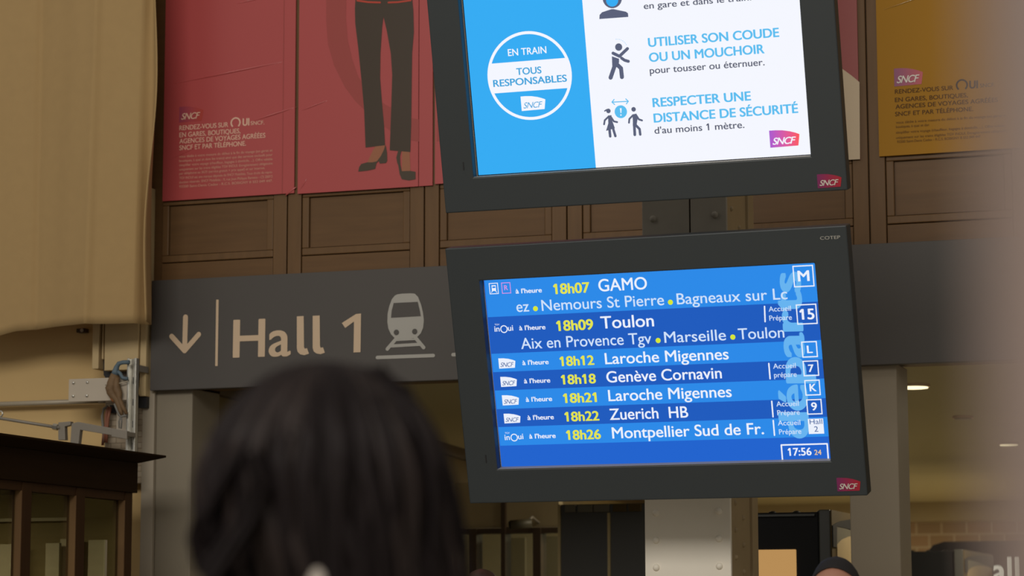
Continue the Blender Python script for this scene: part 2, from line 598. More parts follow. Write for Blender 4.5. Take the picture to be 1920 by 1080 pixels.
# hall beyond: ceiling, side walls, back wall
struct(MB().box(-11, 5.5, WY + 0.3, 25.4, CZ, CZ + 0.2).build('ceiling', M['ceil']))
jl = at_y(355, 900, WY + 0.1)
dl = Vector((-math.sin(math.radians(6.3)), math.cos(math.radians(6.3)), 0))
a, b = Vector((jl.x, WY + 0.32, 0)), Vector((jl.x, WY + 0.32, 0)) + dl * 14.5
struct(MB().prism([a, b, b + Vector((-0.3, 0, 0)), a + Vector((-0.3, 0, 0))], (0, 0, CZ)).build('wall_side', M['inner']))
tr = MB().prism([a + Vector((0.0, 0, CZ - 0.07)), b + Vector((0.0, 0, CZ - 0.07)), b + Vector((0.05, 0, CZ - 0.07)), a + Vector((0.05, 0, CZ - 0.07))], (0, 0, 0.07))
struct(tr.build('trim_1', M['mull']))
struct(MB().box(4.6, 5.0, WY + 0.3, 25.4, 0, CZ).build('wall_right', M['beam']))
struct(MB().box(-11, 5.5, 25.0, 25.4, 0, CZ).build('wall_far', M['brick']))
zb = at_y(1800, 976, 24.8).z
struct(MB().box(-11, 5.5, 24.8, 25.0, zb, CZ).build('trim_2', M['beam']))

# pillars below the sign
p0, p1 = wx(273, 800), wx(355, 900)
t = thing('square_pillar', (p0, WY, 0), 'grey-beige square pillar left of the opening, under the arrow end of the sign', 'pillar')
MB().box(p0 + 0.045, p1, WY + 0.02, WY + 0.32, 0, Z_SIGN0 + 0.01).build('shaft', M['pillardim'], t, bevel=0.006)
MB().box(p0 - 0.02, p0 + 0.045, WY + 0.0, WY + 0.1, 0, Z_SIGN0 + 0.3).build('edge_strip', M['edge'], t, bevel=0.004)
q0, q1 = wx(1592, 960), wx(1684, 900)
q2 = at_x(1706, 900, q1).y
t = thing('square_pillar', (q0, WY, 0), 'pale grey-beige square pillar just right of the departures screen', 'pillar')
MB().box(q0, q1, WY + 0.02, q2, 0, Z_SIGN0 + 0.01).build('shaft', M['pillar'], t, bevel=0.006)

# ------------------------------------------------------------------ the long sign over the opening
SY = WY - 0.035
sp = Plane((wx(289, 630), SY, (Z_SIGN0 + Z_SIGN1) / 2), (1, 0, 0), (0, 0, 1))
t = thing('station_sign', None, 'long charcoal overhead sign with down arrow, Hall 1 and a train symbol', 'sign', plane=sp)
hh = (Z_SIGN1 - Z_SIGN0) / 2
MB().box(0, 5.2, -hh, hh, -0.05, 0).build('board', M['sign'], t, local=True, bevel=0.003)
k = 3.2
ux = sp.px(500, 620)
sig = lambda pts, z=0.002: outline(sp, pts, z, 280, 480, k)
a = MB().stroke(sig([(217, 367), (212, 560)]), 30 / k * ux).stroke(sig([(134, 482), (212, 568), (296, 471)]), 29 / k * ux)
a.build('arrow_symbol', M['cream'], t, local=True)
MB().flat(sig([(401, 262), (416, 262), (410, 660), (395, 660)])).build('divider_line', M['cream'], t, local=True)
hl = write(t, 'hall_lettering', sp, 'Ha', (436.3, 670.2), (545, 666.5), 71, M['cream'], 0.016, level=False)
MB().flat(sig([(885, 362), (926, 360), (928, 545), (932, 556), (946, 553), (958, 586), (930, 595), (905, 590), (890, 575), (885, 555)][::-1])).build('letter_stem', M['cream'], t, local=True)
MB().flat(sig([(980, 359), (1022, 357), (1024, 540), (1028, 551), (1042, 548), (1053, 580), (1028, 589), (1003, 585), (986, 572), (980, 552)][::-1])).build('letter_stem', M['cream'], t, local=True)
MB().flat(sig([(1155, 402), (1240, 348), (1270, 345), (1267, 577), (1225, 579), (1228, 393), (1175, 432)][::-1])).build('numeral', M['cream'], t, local=True)
tb = MB().flat(sig([(1488, 230), (1515, 226), (1570, 224), (1592, 226), (1612, 245), (1630, 290), (1642, 340), (1647, 385), (1643, 430), (1628, 465), (1603, 490), (1560, 497), (1480, 500), (1450, 470), (1434, 435), (1428, 395), (1430, 345), (1440, 300), (1455, 260), (1472, 238)]))
tb.stroke(sig([(1478, 500), (1428, 558)]), 20 / k * ux).stroke(sig([(1598, 492), (1646, 549)]), 20 / k * ux)
tb.stroke(sig([(1476, 506), (1600, 499)]), 9 / k * ux).stroke(sig([(1452, 540), (1622, 530)]), 17 / k * ux)
tp = tb.build('train_symbol', M['silver'], t, local=True)
MB().flat(sig([(1466, 282), (1610, 275), (1622, 325), (1628, 360), (1450, 370), (1454, 328)], 0.004)).build('symbol_windscreen', M['sign'], tp, local=True)
MB().disk(sp.uv(280 + 1482 / k, 480 + 458 / k, 0.004), 15 / k * ux).disk(sp.uv(280 + 1592 / k, 480 + 453 / k, 0.004), 15 / k * ux).build('symbol_headlights', M['sign'], tp, local=True)
MB().stroke(sig([(1368, 609), (1704, 597)]), 19 / k * ux).build('symbol_underline', M['silver'], t, local=True)
MB().stroke(sig([(1822, 592), (2150, 580)]), 19 / k * ux).build('symbol_underline', M['silver'], t, local=True)


# ------------------------------------------------------------------ the railway logo
def logo(parent, pl, tl, br, mt, ml, z=0.003, lit_text_bold=0.012):
    a, b = pl.uv(tl[0], tl[1], z), pl.uv(br[0], br[1], z)
    w_, h_ = b.x - a.x, a.y - b.y
    pts = [(0, 0), (0.0, 1.0), (0.22, 1.0), (0.45, 0.97), (0.68, 0.89), (0.86, 0.79), (1.0, 0.69), (0.985, 0.5), (0.94, 0.03)]
    o = MB().flat([Vector((a.x + x * w_, b.y + y * h_, z)) for x, y in reversed(pts)]).build('logo_tag', mt, parent, local=True)
    l = letters(MB(), 'SNCF', (a.x + 0.09 * w_, b.y + 0.17 * h_, z + 0.002), (a.x + 0.88 * w_, b.y + 0.17 * h_, z + 0.002), 0.40 * h_, lit_text_bold, 0.32, 0.88)
    l.build('logo_lettering', ml, o, local=True)
    return o


# ------------------------------------------------------------------ the two hanging monitors
def monitor(name, label, ctr, yaw, tilt, cu, cv, hw, hh, op, dtr):
    """housing of half-size hw, hh about (cu, cv); op = opening corners in the photo"""
    u = Vector((math.cos(yaw), math.sin(yaw), 0))
    n0 = Vector((math.sin(yaw), -math.cos(yaw), 0))
    v = Vector((0, 0, 1)) * math.cos(tilt) + n0 * math.sin(tilt)
    pl = Plane(ctr, u, v)
    t = thing(name, None, label, 'screen', 'hanging information screens', plane=pl)
    (l, top), (r, bot) = op
    x0, x1, y0, y1 = cu - hw, cu + hw, cv - hh, cv + hh
    h = MB()
    dep = 0.11
    g = 0.02
    # front face as a ring round the opening, side walls, back shell
    P = [(x0, y0), (x1, y0), (x1, y1), (x0, y1)]
    Q = [(l, bot), (r, bot), (r, top), (l, top)]
    vs = [(x, y, 0) for x, y in P] + [(x, y, 0) for x, y in Q] + [(x, y, -0.046) for x, y in Q] + [(x, y, -dep * 0.55) for x, y in P]
    vs += [(x0 + g, y0 + g, -dep), (x1 - g, y0 + g, -dep), (x1 - g, y1 - g, -dep), (x0 + g, y1 - g, -dep)]
    fs = []
    for i in range(4):
        j = (i + 1) % 4
        fs += [(i, j, 4 + j, 4 + i), (4 + i, 4 + j, 8 + j, 8 + i), (j, i, 12 + i, 12 + j), (12 + j, 12 + i, 16 + i, 16 + j)]
    fs.append((19, 18, 17, 16))
    h.add(vs, fs).build('housing', M['bezel'], t, local=True, bevel=0.004)
    return t, pl, (l, r, top, bot)


Sc = 1.2
LP = Plane((-1.9786 * Sc, 7 * Sc, 1.5 + 0.7379 * Sc), (math.cos(-0.0262), math.sin(-0.0262), 0), Vector((0, 0, math.cos(0.265))) + Vector((math.sin(-0.0262), -math.cos(-0.0262), 0)) * math.sin(0.265))
o0, o1 = LP.uv(898.5, 527), LP.uv(1556.8, 861)
o1b = LP.uv(938, 881.5)
oT = LP.uv(907.8, 525.5)
low, LPp, LO = monitor('departures_screen', 'lower hanging screen showing the blue train departures list', (-1.9786 * Sc, 7 * Sc, 1.5 + 0.7379 * Sc), -0.0262, 0.265,
                       -0.0075 * Sc, -0.0043 * Sc, 0.5 * 1.2137 * Sc, 0.5 * 0.7738 * Sc, ((o0.x, (oT.y + LP.uv(1527, 493.7).y) / 2), ((LP.uv(1527, 493.7).x + LP.uv(1556.8, 858.2).x) / 2, (o1b.y + LP.uv(1556, 863).y) / 2)), 0)
ZD = -0.040                                            # the display sits this far behind the bezel face
L = lambda x, y, z=ZD: LPp.uv(x, y, z)
dx0, dx1 = L(907.8, 525.5).x, LO[1] + 0.03
dy0, dy1 = L(940.5, 876.2).y, LO[2] + 0.03
MB().flat([(dx0 - 0.006, dy0 - 0.006, ZD - 0.004), (dx1, dy0 - 0.006, ZD - 0.004), (dx1, dy1, ZD - 0.004), (dx0 - 0.006, dy1, ZD - 0.004)]).build('screen', S['foot'], low, local=True)
# thin trim round the display; grey box paints the light on the lower ledge
tm = MB()
tm.flat([(dx0 - 0.012, dy0 - 0.016, ZD + 0.001), (dx0 - 0.0015, dy0 - 0.016, ZD + 0.001), (dx0 - 0.0015, dy1, ZD + 0.001), (dx0 - 0.012, dy1, ZD + 0.001)])
tm.flat([(dx0 - 0.0015, dy0 - 0.016, ZD + 0.001), (dx1, dy0 - 0.016, ZD + 0.001), (dx1, dy0 - 0.004, ZD + 0.001), (dx0 - 0.0015, dy0 - 0.004, ZD + 0.001)])
tm.box(LO[0], LO[1], LO[3] + 0.0002, LO[3] + 0.0012, -0.040, -0.003)
tm.build('screen_trim_lit_ledge', M['trim'], low, local=True)
MB().flat([(LO[0], LO[3], ZD - 0.005), (dx1, LO[3], ZD - 0.005), (dx1, dy1, ZD - 0.005), (LO[0], dy1, ZD - 0.005)]).build('screen_back', M['dark'], low, local=True)

edges = [None, (914, 595), (921, 663.7), (925, 698), (927.5, 732.5), (931, 767.5), (934, 801), (937, 836)]
ys = [dy1] + [L(*e).y for e in edges[1:]]
ghost = MB()
rows = []
for i in range(7):
    m = S['light'] if i in (0, 2, 4, 6) else S['deep']
    rows.append(MB().flat([(dx0, ys[i + 1], ZD - 0.002), (dx1, ys[i + 1], ZD - 0.002), (dx1, ys[i], ZD - 0.002), (dx0, ys[i], ZD - 0.002)]).build('departure_row', m, low, local=True))
gw = letters(MB(), 'départs', L(1517.5, 822, ZD - 0.001), L(1499, 509, ZD - 0.001), (L(1517, 800).x - L(1456, 800).x) * 0.93, 0.035)
gw.build('side_lettering', S['ghost'], low, local=True)
uL = LPp.px(1200, 680)


def lw(row, name, s, a, b, cap, m, bold=0.0, **kw):
    return write(rows[row], name, LPp, s, a, b, cap, m, bold, ZD + 0.001, **kw)


def lbox(row, tl, br, wpx=2.0, fill=False):
    a, b = L(*tl, ZD), L(*br, ZD)
    mb = MB()
    if fill:
        mb.flat([(a.x, b.y, ZD), (b.x, b.y, ZD), (b.x, a.y, ZD), (a.x, a.y, ZD)])
    else:
        mb.frame(a.x, b.x, b.y, a.y, ZD, wpx * uL)
    return mb.build('platform_box', S['white'], rows[row], local=True)


def ldot(row, x, y):
    MB().disk(L(x, y, ZD + 0.001), 4.7 * uL).build('stop_dot', S['lime'], rows[row], local=True)


on_time = [((967, 550), (1016.3, 548.3)), ((973.7, 619), (1023, 617.5)), ((979.7, 684.2), (1029, 682.8)), ((982.8, 718.7), (1032, 717)), ((986.2, 753.3), (1035.5, 751.7)), ((989.2, 787.5), (1038.8, 785.8)), ((992.5, 822.5), (1042.2, 820.8))]
for i, (a, b) in enumerate(on_time):
    lw(i, 'status_text', "à l'heure", a, b, 8.8, S['white'], 0.024)
times = [('18h07', (1038, 550.5), (1106.5, 549)), ('18h09', (1043.7, 620), (1113, 618)), ('18h12', (1050, 685.8), (1114.7, 684.2)), ('18h18', (1052.5, 720.3), (1117.8, 718.7)), ('18h21', (1056.3, 755.3), (1119.5, 753.7)), ('18h22', (1059.2, 790), (1124.2, 788.3)), ('18h26', (1062.2, 824.7), (1127.2, 822.5))]
for i, (s, a, b) in enumerate(times):
    lw(i, 'time_text', s, a, b, 19.5 if i < 2 else 18, S['yellow'], 0.03)
dest = [('GAMO', (1122.8, 545.5), (1214, 543), 23), ('Toulon', (1127, 615.8), (1226.7, 612), 23), ('Laroche Migennes', (1135, 683), (1366.7, 673.4), 21), ('Genève Cornavin', (1137.8, 717.5), (1353.8, 709), 21), ('Laroche Migennes', (1141.3, 752), (1372.4, 744.3), 21), ('Zuerich  HB', (1143.8, 787.5), (1290.9, 782.4), 21), ('Montpellier Sud de Fr.', (1148.3, 822), (1432.9, 814), 21)]
for i, (s, a, b, c) in enumerate(dest):
    lw(i, 'destination_text', s, a, b, c, S['white'], 0.012)
for r_, s, a, b in ((0, 'ez', (969, 585), (992.5, 583.7)), (0, 'Nemours St Pierre', (1016.2, 582.5), (1245.7, 572.3)), (0, 'Bagneaux sur Lc', (1269.6, 570.6), (1476.8, 560.8)),
                    (1, 'Aix en Provence Tgv', (977.5, 654), (1222, 644.5)), (1, 'Marseille', (1246.2, 642.6), (1361.7, 637.9)), (1, 'Toulon', (1384.7, 636.6), (1471, 632.5))):
    lw(r_, 'stops_text', s, a, b, 20.5, S['soft'], 0.006)
for r_, x, y in ((0, 1004, 578.7), (0, 1257, 566.7), (1, 1234, 638.4), (1, 1374, 632)):
    ldot(r_, x, y)
for r_, tl, br, s, a, b, c in ((0, (1485.6, 498.5), (1527.5, 537), 'M', (1496.3, 527.5), (1518.4, 526.3), 20), (1, (1491.8, 571), (1533.4, 607.2), '15', (1499.8, 598.9), (1527.6, 598.4), 20), (2, (1502, 640.5), (1533.8, 669.5), 'L', (1513.4, 662), (1524.2, 661.5), 14),
                               (3, (1504.6, 676.5), (1536.2, 704.6), '7', (1515.8, 697.5), (1526.2, 696.9), 14), (4, (1507.8, 712.7), (1539.2, 741), 'K', (1518.4, 733.9), (1531.3, 733), 14), (5, (1511.3, 748.8), (1542.5, 776.7), '9', (1521.5, 769.8), (1532.3, 768.8), 15)):
    lbox(r_, tl, br)
    lw(r_, 'platform_text', s, a, b, c, S['white'], 0.025)
lbox(6, (1514.4, 785.5), (1545.5, 813), fill=True)
lw(6, 'platform_text', 'Hall', (1518.4, 795.6), (1541.9, 794.6), 9, S['tagink'], 0.0)
lw(6, 'platform_text', '2', (1527, 809.9), (1534.3, 809), 10, S['tagink'], 0.0)
for r_, a, b, c, d, e, f, g in ((1, (1433.5, 574.6), (1434.6, 603), (1441.4, 583.9), (1483.3, 583), (1442.8, 601.2), (1485, 599.4), 'Prépare'), (3, (1441.5, 681.6), (1444, 710), (1449.8, 691.4), (1492.4, 689.7), (1451.6, 708), (1494, 706), 'prépare'),
                                (5, (1447, 752.5), (1449.5, 781.4), (1455.9, 762), (1498, 761), (1457.7, 778.7), (1499.7, 777.3), 'Prépare'), (6, (1449.8, 788.5), (1452.2, 816), (1458.7, 797.7), (1501, 796.7), (1461, 814.6), (1502.7, 813), 'Prépare')):
    MB().stroke([L(*a, ZD + 0.001), L(*b, ZD + 0.001)], 2.6 * uL).build('divider_line', S['white'], rows[r_], local=True)
    lw(r_, 'platform_note', 'Accueil', c, d, 9.5, S['soft'], 0.008)
    lw(r_, 'platform_note', g, e, f, 9.5, S['soft'], 0.008)
for r_, tl, br in ((2, (934.2, 672), (967.5, 690)), (3, (937.8, 706.7), (970.3, 724.5)), (4, (940.8, 741.2), (974.2, 759.2)), (5, (944.2, 775.8), (977, 793))):
    a, b = L(*tl, ZD), L(*br, ZD)
    lt = MB()
    w_, h_ = b.x - a.x, a.y - b.y
    lt.flat([Vector((a.x + x * w_, b.y + y * h_, ZD)) for x, y in reversed([(0, 0), (0.0, 1.0), (0.3, 0.99), (0.6, 0.92), (0.85, 0.8), (1.0, 0.69), (0.94, 0.03)])])
    lt.build('logo_tag', S['white'], rows[r_], local=True)
    letters(MB(), 'SNCF', (a.x + 0.09 * w_, b.y + 0.16 * h_, ZD + 0.001), (a.x + 0.9 * w_, b.y + 0.16 * h_, ZD + 0.001), 0.42 * h_, 0.0, 0.32, 0.88).build('logo_lettering', S['tagink'], rows[r_], local=True)
for r_, x, y in ((1, 927.5, 622.3), (6, 946.7, 825.6)):
    c_ = 10.5 * uL
    mb = letters(MB(), 'in', L(x, y - 0.4, ZD), L(x + 9.5, y - 0.9, ZD), c_, 0.014)
    mb.ring(L(x + 17.4, y - 5.2, ZD), 7.2 * uL, 1.8 * uL)
    letters(mb, 'ui', L(x + 25.2, y - 2.0, ZD), L(x + 35, y - 2.6, ZD), c_, 0.014)
    letters(mb, 'TGV', L(x, y - 12.0, ZD), L(x + 9, y - 12.4, ZD), 3.0 * uL)
    mb.build('train_brand_mark', S['white'], rows[r_], local=True)
# line icons of the first row
a, b = L(916.3, 531, ZD), L(935.3, 551, ZD)
mb = MB().frame(a.x, b.x, b.y, a.y, ZD, 1.4 * uL)
mb.flat([L(921.5, 535, ZD), L(929.5, 534.6, ZD), L(930.3, 545.4, ZD), L(922.3, 545.8, ZD)][::-1])
mb.stroke([L(923.5, 545.5, ZD), L(921.5, 548.5, ZD)], 1.2 * uL).stroke([L(929, 545.2, ZD), L(931.5, 548, ZD)], 1.2 * uL)
ic = mb.build('train_icon', S['white'], rows[0], local=True)
a, b = L(939.5, 530, ZD), L(958.5, 550, ZD)
mb = MB().frame(a.x, b.x, b.y, a.y, ZD, 1.4 * uL)
letters(mb, 'R', L(945.6, 544, ZD), L(952.6, 543.6, ZD), 9 * uL, 0.02)
mb.build('line_icon', S['pink'], rows[0], local=True)
MB().flat([L(923, 537, ZD + 0.001), L(928.6, 536.7, ZD + 0.001), L(928.9, 540, ZD + 0.001), L(923.3, 540.3, ZD + 0.001)][::-1]).build('icon_window', S['light'], rows[0], local=True)
# clock in the corner
a, b = L(1464.9, 834.4, ZD), L(1553, 858, ZD)
ck = MB().stroke([Vector((a.x, dy0, ZD)), Vector((a.x, a.y, ZD)), Vector((b.x, a.y, ZD)), Vector((b.x, dy0, ZD))], 2.6 * uL).build('clock_box', S['white'], low, local=True)
write(ck, 'clock_text', LPp, '17:56', (1477.7, 854.7), (1522, 853.3), 14.5, S['white'], 0.022, ZD + 0.001)
write(ck, 'seconds_text', LPp, '24', (1527.2, 853.3), (1540.4, 852.3), 9.5, S['amber'], 0.01, ZD + 0.001)
write(low, 'maker_lettering', LPp, 'COTEP', (1538, 450), (1575.5, 447), 6, M['silver'], 0.006, 0.0015)
logo(low, LPp, (1568.2, 896), (1614.6, 920.5), M['logo'], M['white'], 0.0015)
MB().box(*[q for q in (LPp.uv(909.5, 853).x, LPp.uv(909.5, 853).x + 0.004)], LPp.uv(910, 868).y, LPp.uv(910, 853).y, 0, 0.0015).build('sensor_slot', M['dark'], low, local=True)

# upper monitor
cu, tilt = 0.0032, 0.2610
UC = Vector((-1.9851 * Sc, (7 - 0.1668) * Sc, 1.5 + 1.5912 * Sc))
UPl = Plane(UC, (math.cos(cu), math.sin(cu), 0), Vector((0, 0, math.cos(tilt))) + Vector((math.sin(cu), -math.cos(cu), 0)) * math.sin(tilt))
ub0, ub1 = UPl.uv(835.8, 400.6), UPl.uv(1590, 355.7)
ubl = (ub0.x + UPl.uv(799.5, 0).x) / 2
ubr = (ub1.x + UPl.uv(1563, 0).x) / 2
hw, hh = (ubr - ubl) / 2, 0.5 * 0.7738 * Sc
uby = (ub0.y + ub1.y) / 2
opl = (UPl.uv(887, 331).x + UPl.uv(859, 0).x) / 2
opr = (UPl.uv(1519.7, 289.6).x + UPl.uv(1498.5, 0).x) / 2
opb = (UPl.uv(893, 333).y + UPl.uv(1519.7, 293).y) / 2
opt = opb + (LO[2] - LO[3])
upp, UPp, UO = monitor('safety_notice_screen', 'upper hanging screen showing the blue and white health safety notice', tuple(UC), cu, tilt,
                       (ubl + ubr) / 2, uby + hh, hw, hh, ((opl, opt), (opr, opb)), 0)
U = lambda x, y, z=ZD: UPp.uv(x, y, z)
ex0 = (U(868.2, 0).x + U(896.7, 328.6).x) / 2
ey0 = U(896.7, 328.6).y
ex1, ey1 = UO[1] + 0.03, UO[2] + 0.03
exd = (U(1091, 0).x + U(1117, 315).x) / 2
uU = UPp.px(1200, 150)
MB().flat([(UO[0], UO[3], ZD - 0.005), (ex1, UO[3], ZD - 0.005), (ex1, ey1, ZD - 0.005), (UO[0], ey1, ZD - 0.005)]).build('screen_back', M['dark'], upp, local=True)
scr = MB().flat([(exd, ey0, ZD - 0.003), (ex1, ey0, ZD - 0.003), (ex1, ey1, ZD - 0.003), (exd, ey1, ZD - 0.003)]).build('screen', S['paper'], upp, local=True)
sid = MB().flat([(ex0, ey0, ZD - 0.003), (exd, ey0, ZD - 0.003), (exd, ey1, ZD - 0.003), (ex0, ey1, ZD - 0.003)]).build('side_panel', S['sky'], upp, local=True)
tm = MB()
tm.flat([(ex0 - 0.011, ey0 - 0.014, ZD + 0.001), (ex0 - 0.002, ey0 - 0.014, ZD + 0.001), (ex0 - 0.002, ey1, ZD + 0.001), (ex0 - 0.011, ey1, ZD + 0.001)])
tm.flat([(ex0 - 0.002, ey0 - 0.014, ZD + 0.001), (ex1, ey0 - 0.014, ZD + 0.001), (ex1, ey0 - 0.004, ZD + 0.001), (ex0 - 0.002, ey0 - 0.004, ZD + 0.001)])
tm.box(UO[0], UO[1], UO[3] + 0.0002, UO[3] + 0.0012, -0.040, -0.003)  # grey box again paints the lit lower ledge
tm.build('screen_trim_lit_ledge', M['trim'], upp, local=True)
c = U(992.7, 141.8, ZD - 0.001)
R_ = 0.5 * (U(1072.4, 141, ZD).x - U(913.7, 141, ZD).x)
MB().ring(c, R_ * 1.0, 5.4 * uU, n=72).build('round_badge', S['paper'], sid, local=True)
yb1, yb0 = U(990, 114, ZD).y, U(995, 170.2, ZD).y
bd = []
n = 14
for i in range(n + 1):
    y = yb0 + (yb1 - yb0) * i / n
    bd.append((math.sqrt(max(0, (R_ * 0.995) ** 2 - (y - c.y) ** 2)), y))
MB().flat([Vector((c.x + w_, y, ZD - 0.001)) for w_, y in bd] + [Vector((c.x - w_, y, ZD - 0.001)) for w_, y in reversed(bd)]).build('badge_band', S['paper'], sid, local=True)
write(sid, 'badge_text', UPp, 'EN TRAIN', (952.8, 104.9), (1024.9, 99.8), 13, S['paper'], 0.014, ZD)
write(sid, 'badge_text', UPp, 'TOUS', (968.6, 140.6), (1015.6, 137.4), 13, S['badge'], 0.024, ZD)
write(sid, 'badge_text', UPp, 'RESPONSABLES', (925.2, 163), (1063.3, 152.9), 13.2, S['badge'], 0.024, ZD)
lg = logo(sid, UPp, (976, 181), (1024, 205), S['paper'], S['badge'], ZD, 0.0)
for s, a, b, cap, m, bo in (('en gare et dans le train.', (1207.2, 16.1), (1409, 1.4), 12, S['ink2'], 0.012), ('UTILISER SON COUDE', (1215.6, 87.5), (1461.4, 69.4), 17.2, S['head'], 0.03), ('OU UN MOUCHOIR', (1217.2, 115.3), (1433.9, 100.6), 17.2, S['head'], 0.03),
                            ('pour tousser ou éternuer.', (1218.6, 138), (1433.9, 122.8), 12.8, S['ink2'], 0.012), ('RESPECTER UNE', (1223.9, 200), (1408.6, 188.9), 17.2, S['head'], 0.03), ('DISTANCE DE SÉCURITÉ', (1226, 229.2), (1497, 212), 17.2, S['head'], 0.03), ("d'au moins 1 mètre.", (1227.5, 251.4), (1396, 239.4), 12.8, S['ink2'], 0.012)):
    write(scr, 'advice_text', UPp, s, a, b, cap, m, bo, ZD - 0.001)
logo(scr, UPp, (1442, 245), (1500.5, 273.5), M['logolit'], S['paper'], ZD - 0.001, 0.02)
g4 = lambda pts: outline(UPp, pts, ZD - 0.001, 1100, 0, 4.0)
st4 = lambda mb, pts, w_: mb.stroke(g4(pts), w_ / 4 * uU)
g1 = lambda x, y, z=ZD - 0.001: UPp.uv(1100 + x / 4, y / 4, z)
MB().flat(g4([(95, 143), (312, 127), (310, 100), (295, 88), (200, 68), (185, 69), (115, 92), (97, 112)][::-1])).disk(g1(192, -14), 73 / 4 * uU).build('mask_pictogram', S['ink'], scr, local=True)
MB().disk(g1(191, 2, ZD), 46 / 4 * uU).build('mask_shape', S['sky'], scr, local=True)
mb = MB().disk(g1(240, 353), 27 / 4 * uU)
st4(mb, [(198, 399), (246, 422), (306, 365)], 23)
st4(mb, [(262, 436), (285, 452), (313, 460)], 22)
mb.flat(g4([(189, 422), (243, 441), (243, 470), (224, 505), (192, 500)][::-1]))
st4(mb, [(208, 500), (180, 582)], 31)
st4(mb, [(222, 478), (258, 512), (265, 577)], 31)
mb.build('sneeze_pictogram', S['ink'], scr, local=True)
mb = MB()
for i in range(8):
    q = math.radians(95 - i * 9.5)
    mb.disk(g1(228 + 78 * math.cos(q), 372 - 78 * math.sin(q)), 2.6 / 4 * uU, n=8)
mb.build('sneeze_spray', S['head'], scr, local=True)
mb = MB().disk(g1(163, 832), 17 / 4 * uU)
st4(mb, [(152, 822), (136, 832)], 10)
mb.flat(g4([(160, 866), (186, 864), (190, 900), (212, 962), (145, 982), (162, 925)][::-1]))
st4(mb, [(166, 873), (136, 902), (131, 932)], 14)
st4(mb, [(184, 880), (204, 910), (229, 916)], 14)
st4(mb, [(172, 975), (177, 1022)], 20)
st4(mb, [(200, 968), (216, 1020)], 19)
mb.disk(g1(352, 820), 17 / 4 * uU)
mb.flat(g4([(342, 858), (374, 852), (382, 890), (374, 945), (346, 945), (346, 900)][::-1]))
st4(mb, [(346, 866), (321, 892), (318, 920)], 14)
st4(mb, [(374, 866), (392, 895), (416, 903)], 14)
st4(mb, [(358, 935), (362, 1010)], 21)
st4(mb, [(366, 935), (398, 968), (403, 1008)], 19)
mb.build('distance_pictogram', S['ink'], scr, local=True)
mb = MB().disk(g1(256, 838), 47 / 4 * uU)
st4(mb, [(190, 766), (313, 760)], 7)
st4(mb, [(206, 746), (190, 766), (210, 784)], 7)
st4(mb, [(294, 742), (313, 760), (298, 779)], 7)
mb.build('distance_arrow', S['head'], scr, local=True)
mb = MB().disk(g1(257, 863, ZD), 5.5 / 4 * uU)
mb.flat(outline(UPp, [(249, 812), (262, 811), (260, 848), (254, 848)][::-1], ZD, 1100, 0, 4.0))
mb.build('exclamation_mark', S['paper'], scr, local=True)
logo(upp, UPp, (1531.5, 327), (1579, 350.5), M['logo'], M['white'], 0.0015)
MB().box(UPp.uv(868, 310).x, UPp.uv(868, 310).x + 0.004, UPp.uv(869, 319).y, UPp.uv(869, 304).y, 0, 0.0015).build('sensor_slot', M['dark'], upp, local=True)

# ------------------------------------------------------------------ riveted steel column carrying the screens
CY = 8.93
c0, c1 = at_y(1209, 1000, CY).x, at_y(1370, 1000, CY).x
t = thing('riveted_column', (c0, CY, 0), 'pale grey riveted steel column carrying the two hanging screens', 'column')
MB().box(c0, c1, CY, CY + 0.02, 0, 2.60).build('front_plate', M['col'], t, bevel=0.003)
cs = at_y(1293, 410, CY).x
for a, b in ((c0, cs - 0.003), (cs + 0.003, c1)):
    MB().box(a, b, CY, CY + 0.02, 2.604, 5.6).build('shaded_upper_plate', M['coldim'], t, bevel=0.003)  # upper screen's shade on the column painted as a darker grey
ya, yb, yc, yd = [at_x(px_, 1000, c1).y for px_ in (1388, 1412, 1422, 1430)]
MB().box(c1 - 0.03, c1 - 0.004, CY + 0.02, ya, 0, 5.6).box(c0 + 0.004, c0 + 0.03, CY + 0.02, ya, 0, 5.6).build('front_angle', M['colside'], t)
MB().box(c0 + 0.03, c1 - 0.03, CY + 0.02, yc, 0, 5.6).build('web', M['colside'], t)
MB().box(c1 - 0.036, c1 - 0.012, ya + 0.004, yb, 0, 5.6).box(c0 + 0.012, c0 + 0.036, ya + 0.004, yb, 0, 5.6).build('rear_angle', M['colside'], t)
MB().box(c0, c1, yb, yc, 0, 5.6).build('rear_plate', M['colside'], t, bevel=0.003)
rp = at_y(1230, 962, CY).z - at_y(1230, 1013, CY).z
zr = at_y(1230, 1013, CY).z
for i in range(-7, 22):
    for px_, dz in ((1230, 0), (1348, 0.003)):
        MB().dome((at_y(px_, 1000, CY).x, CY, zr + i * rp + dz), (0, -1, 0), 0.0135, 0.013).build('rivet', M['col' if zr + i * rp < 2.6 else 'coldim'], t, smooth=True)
    if i < 13:
        MB().dome((c1 - 0.004, at_x(1380.5, 994, c1).y, zr + (i + 0.37) * rp), (1, 0, 0), 0.011, 0.010).build('rivet', M['colside'], t, smooth=True)
        MB().dome((c1 - 0.012, at_x(1399, 1020, c1).y, zr + (i - 0.13) * rp), (1, 0, 0), 0.011, 0.010).build('rivet', M['colside'], t, smooth=True)
cx = (c0 + c1) / 2
for o, pl in ((low, LPp), (upp, UPp)):
    pb = pl.m @ Vector((0, 0, -0.10))
    MB().box(cx - 0.05, cx + 0.05, pb.y + 0.015, CY + 0.0, pb.z - 0.05, pb.z + 0.05).build('mounting_arm', M['bezel'], o)

# ------------------------------------------------------------------ posters on the panelling
PY = WY - 0.019
ZT = 5.6


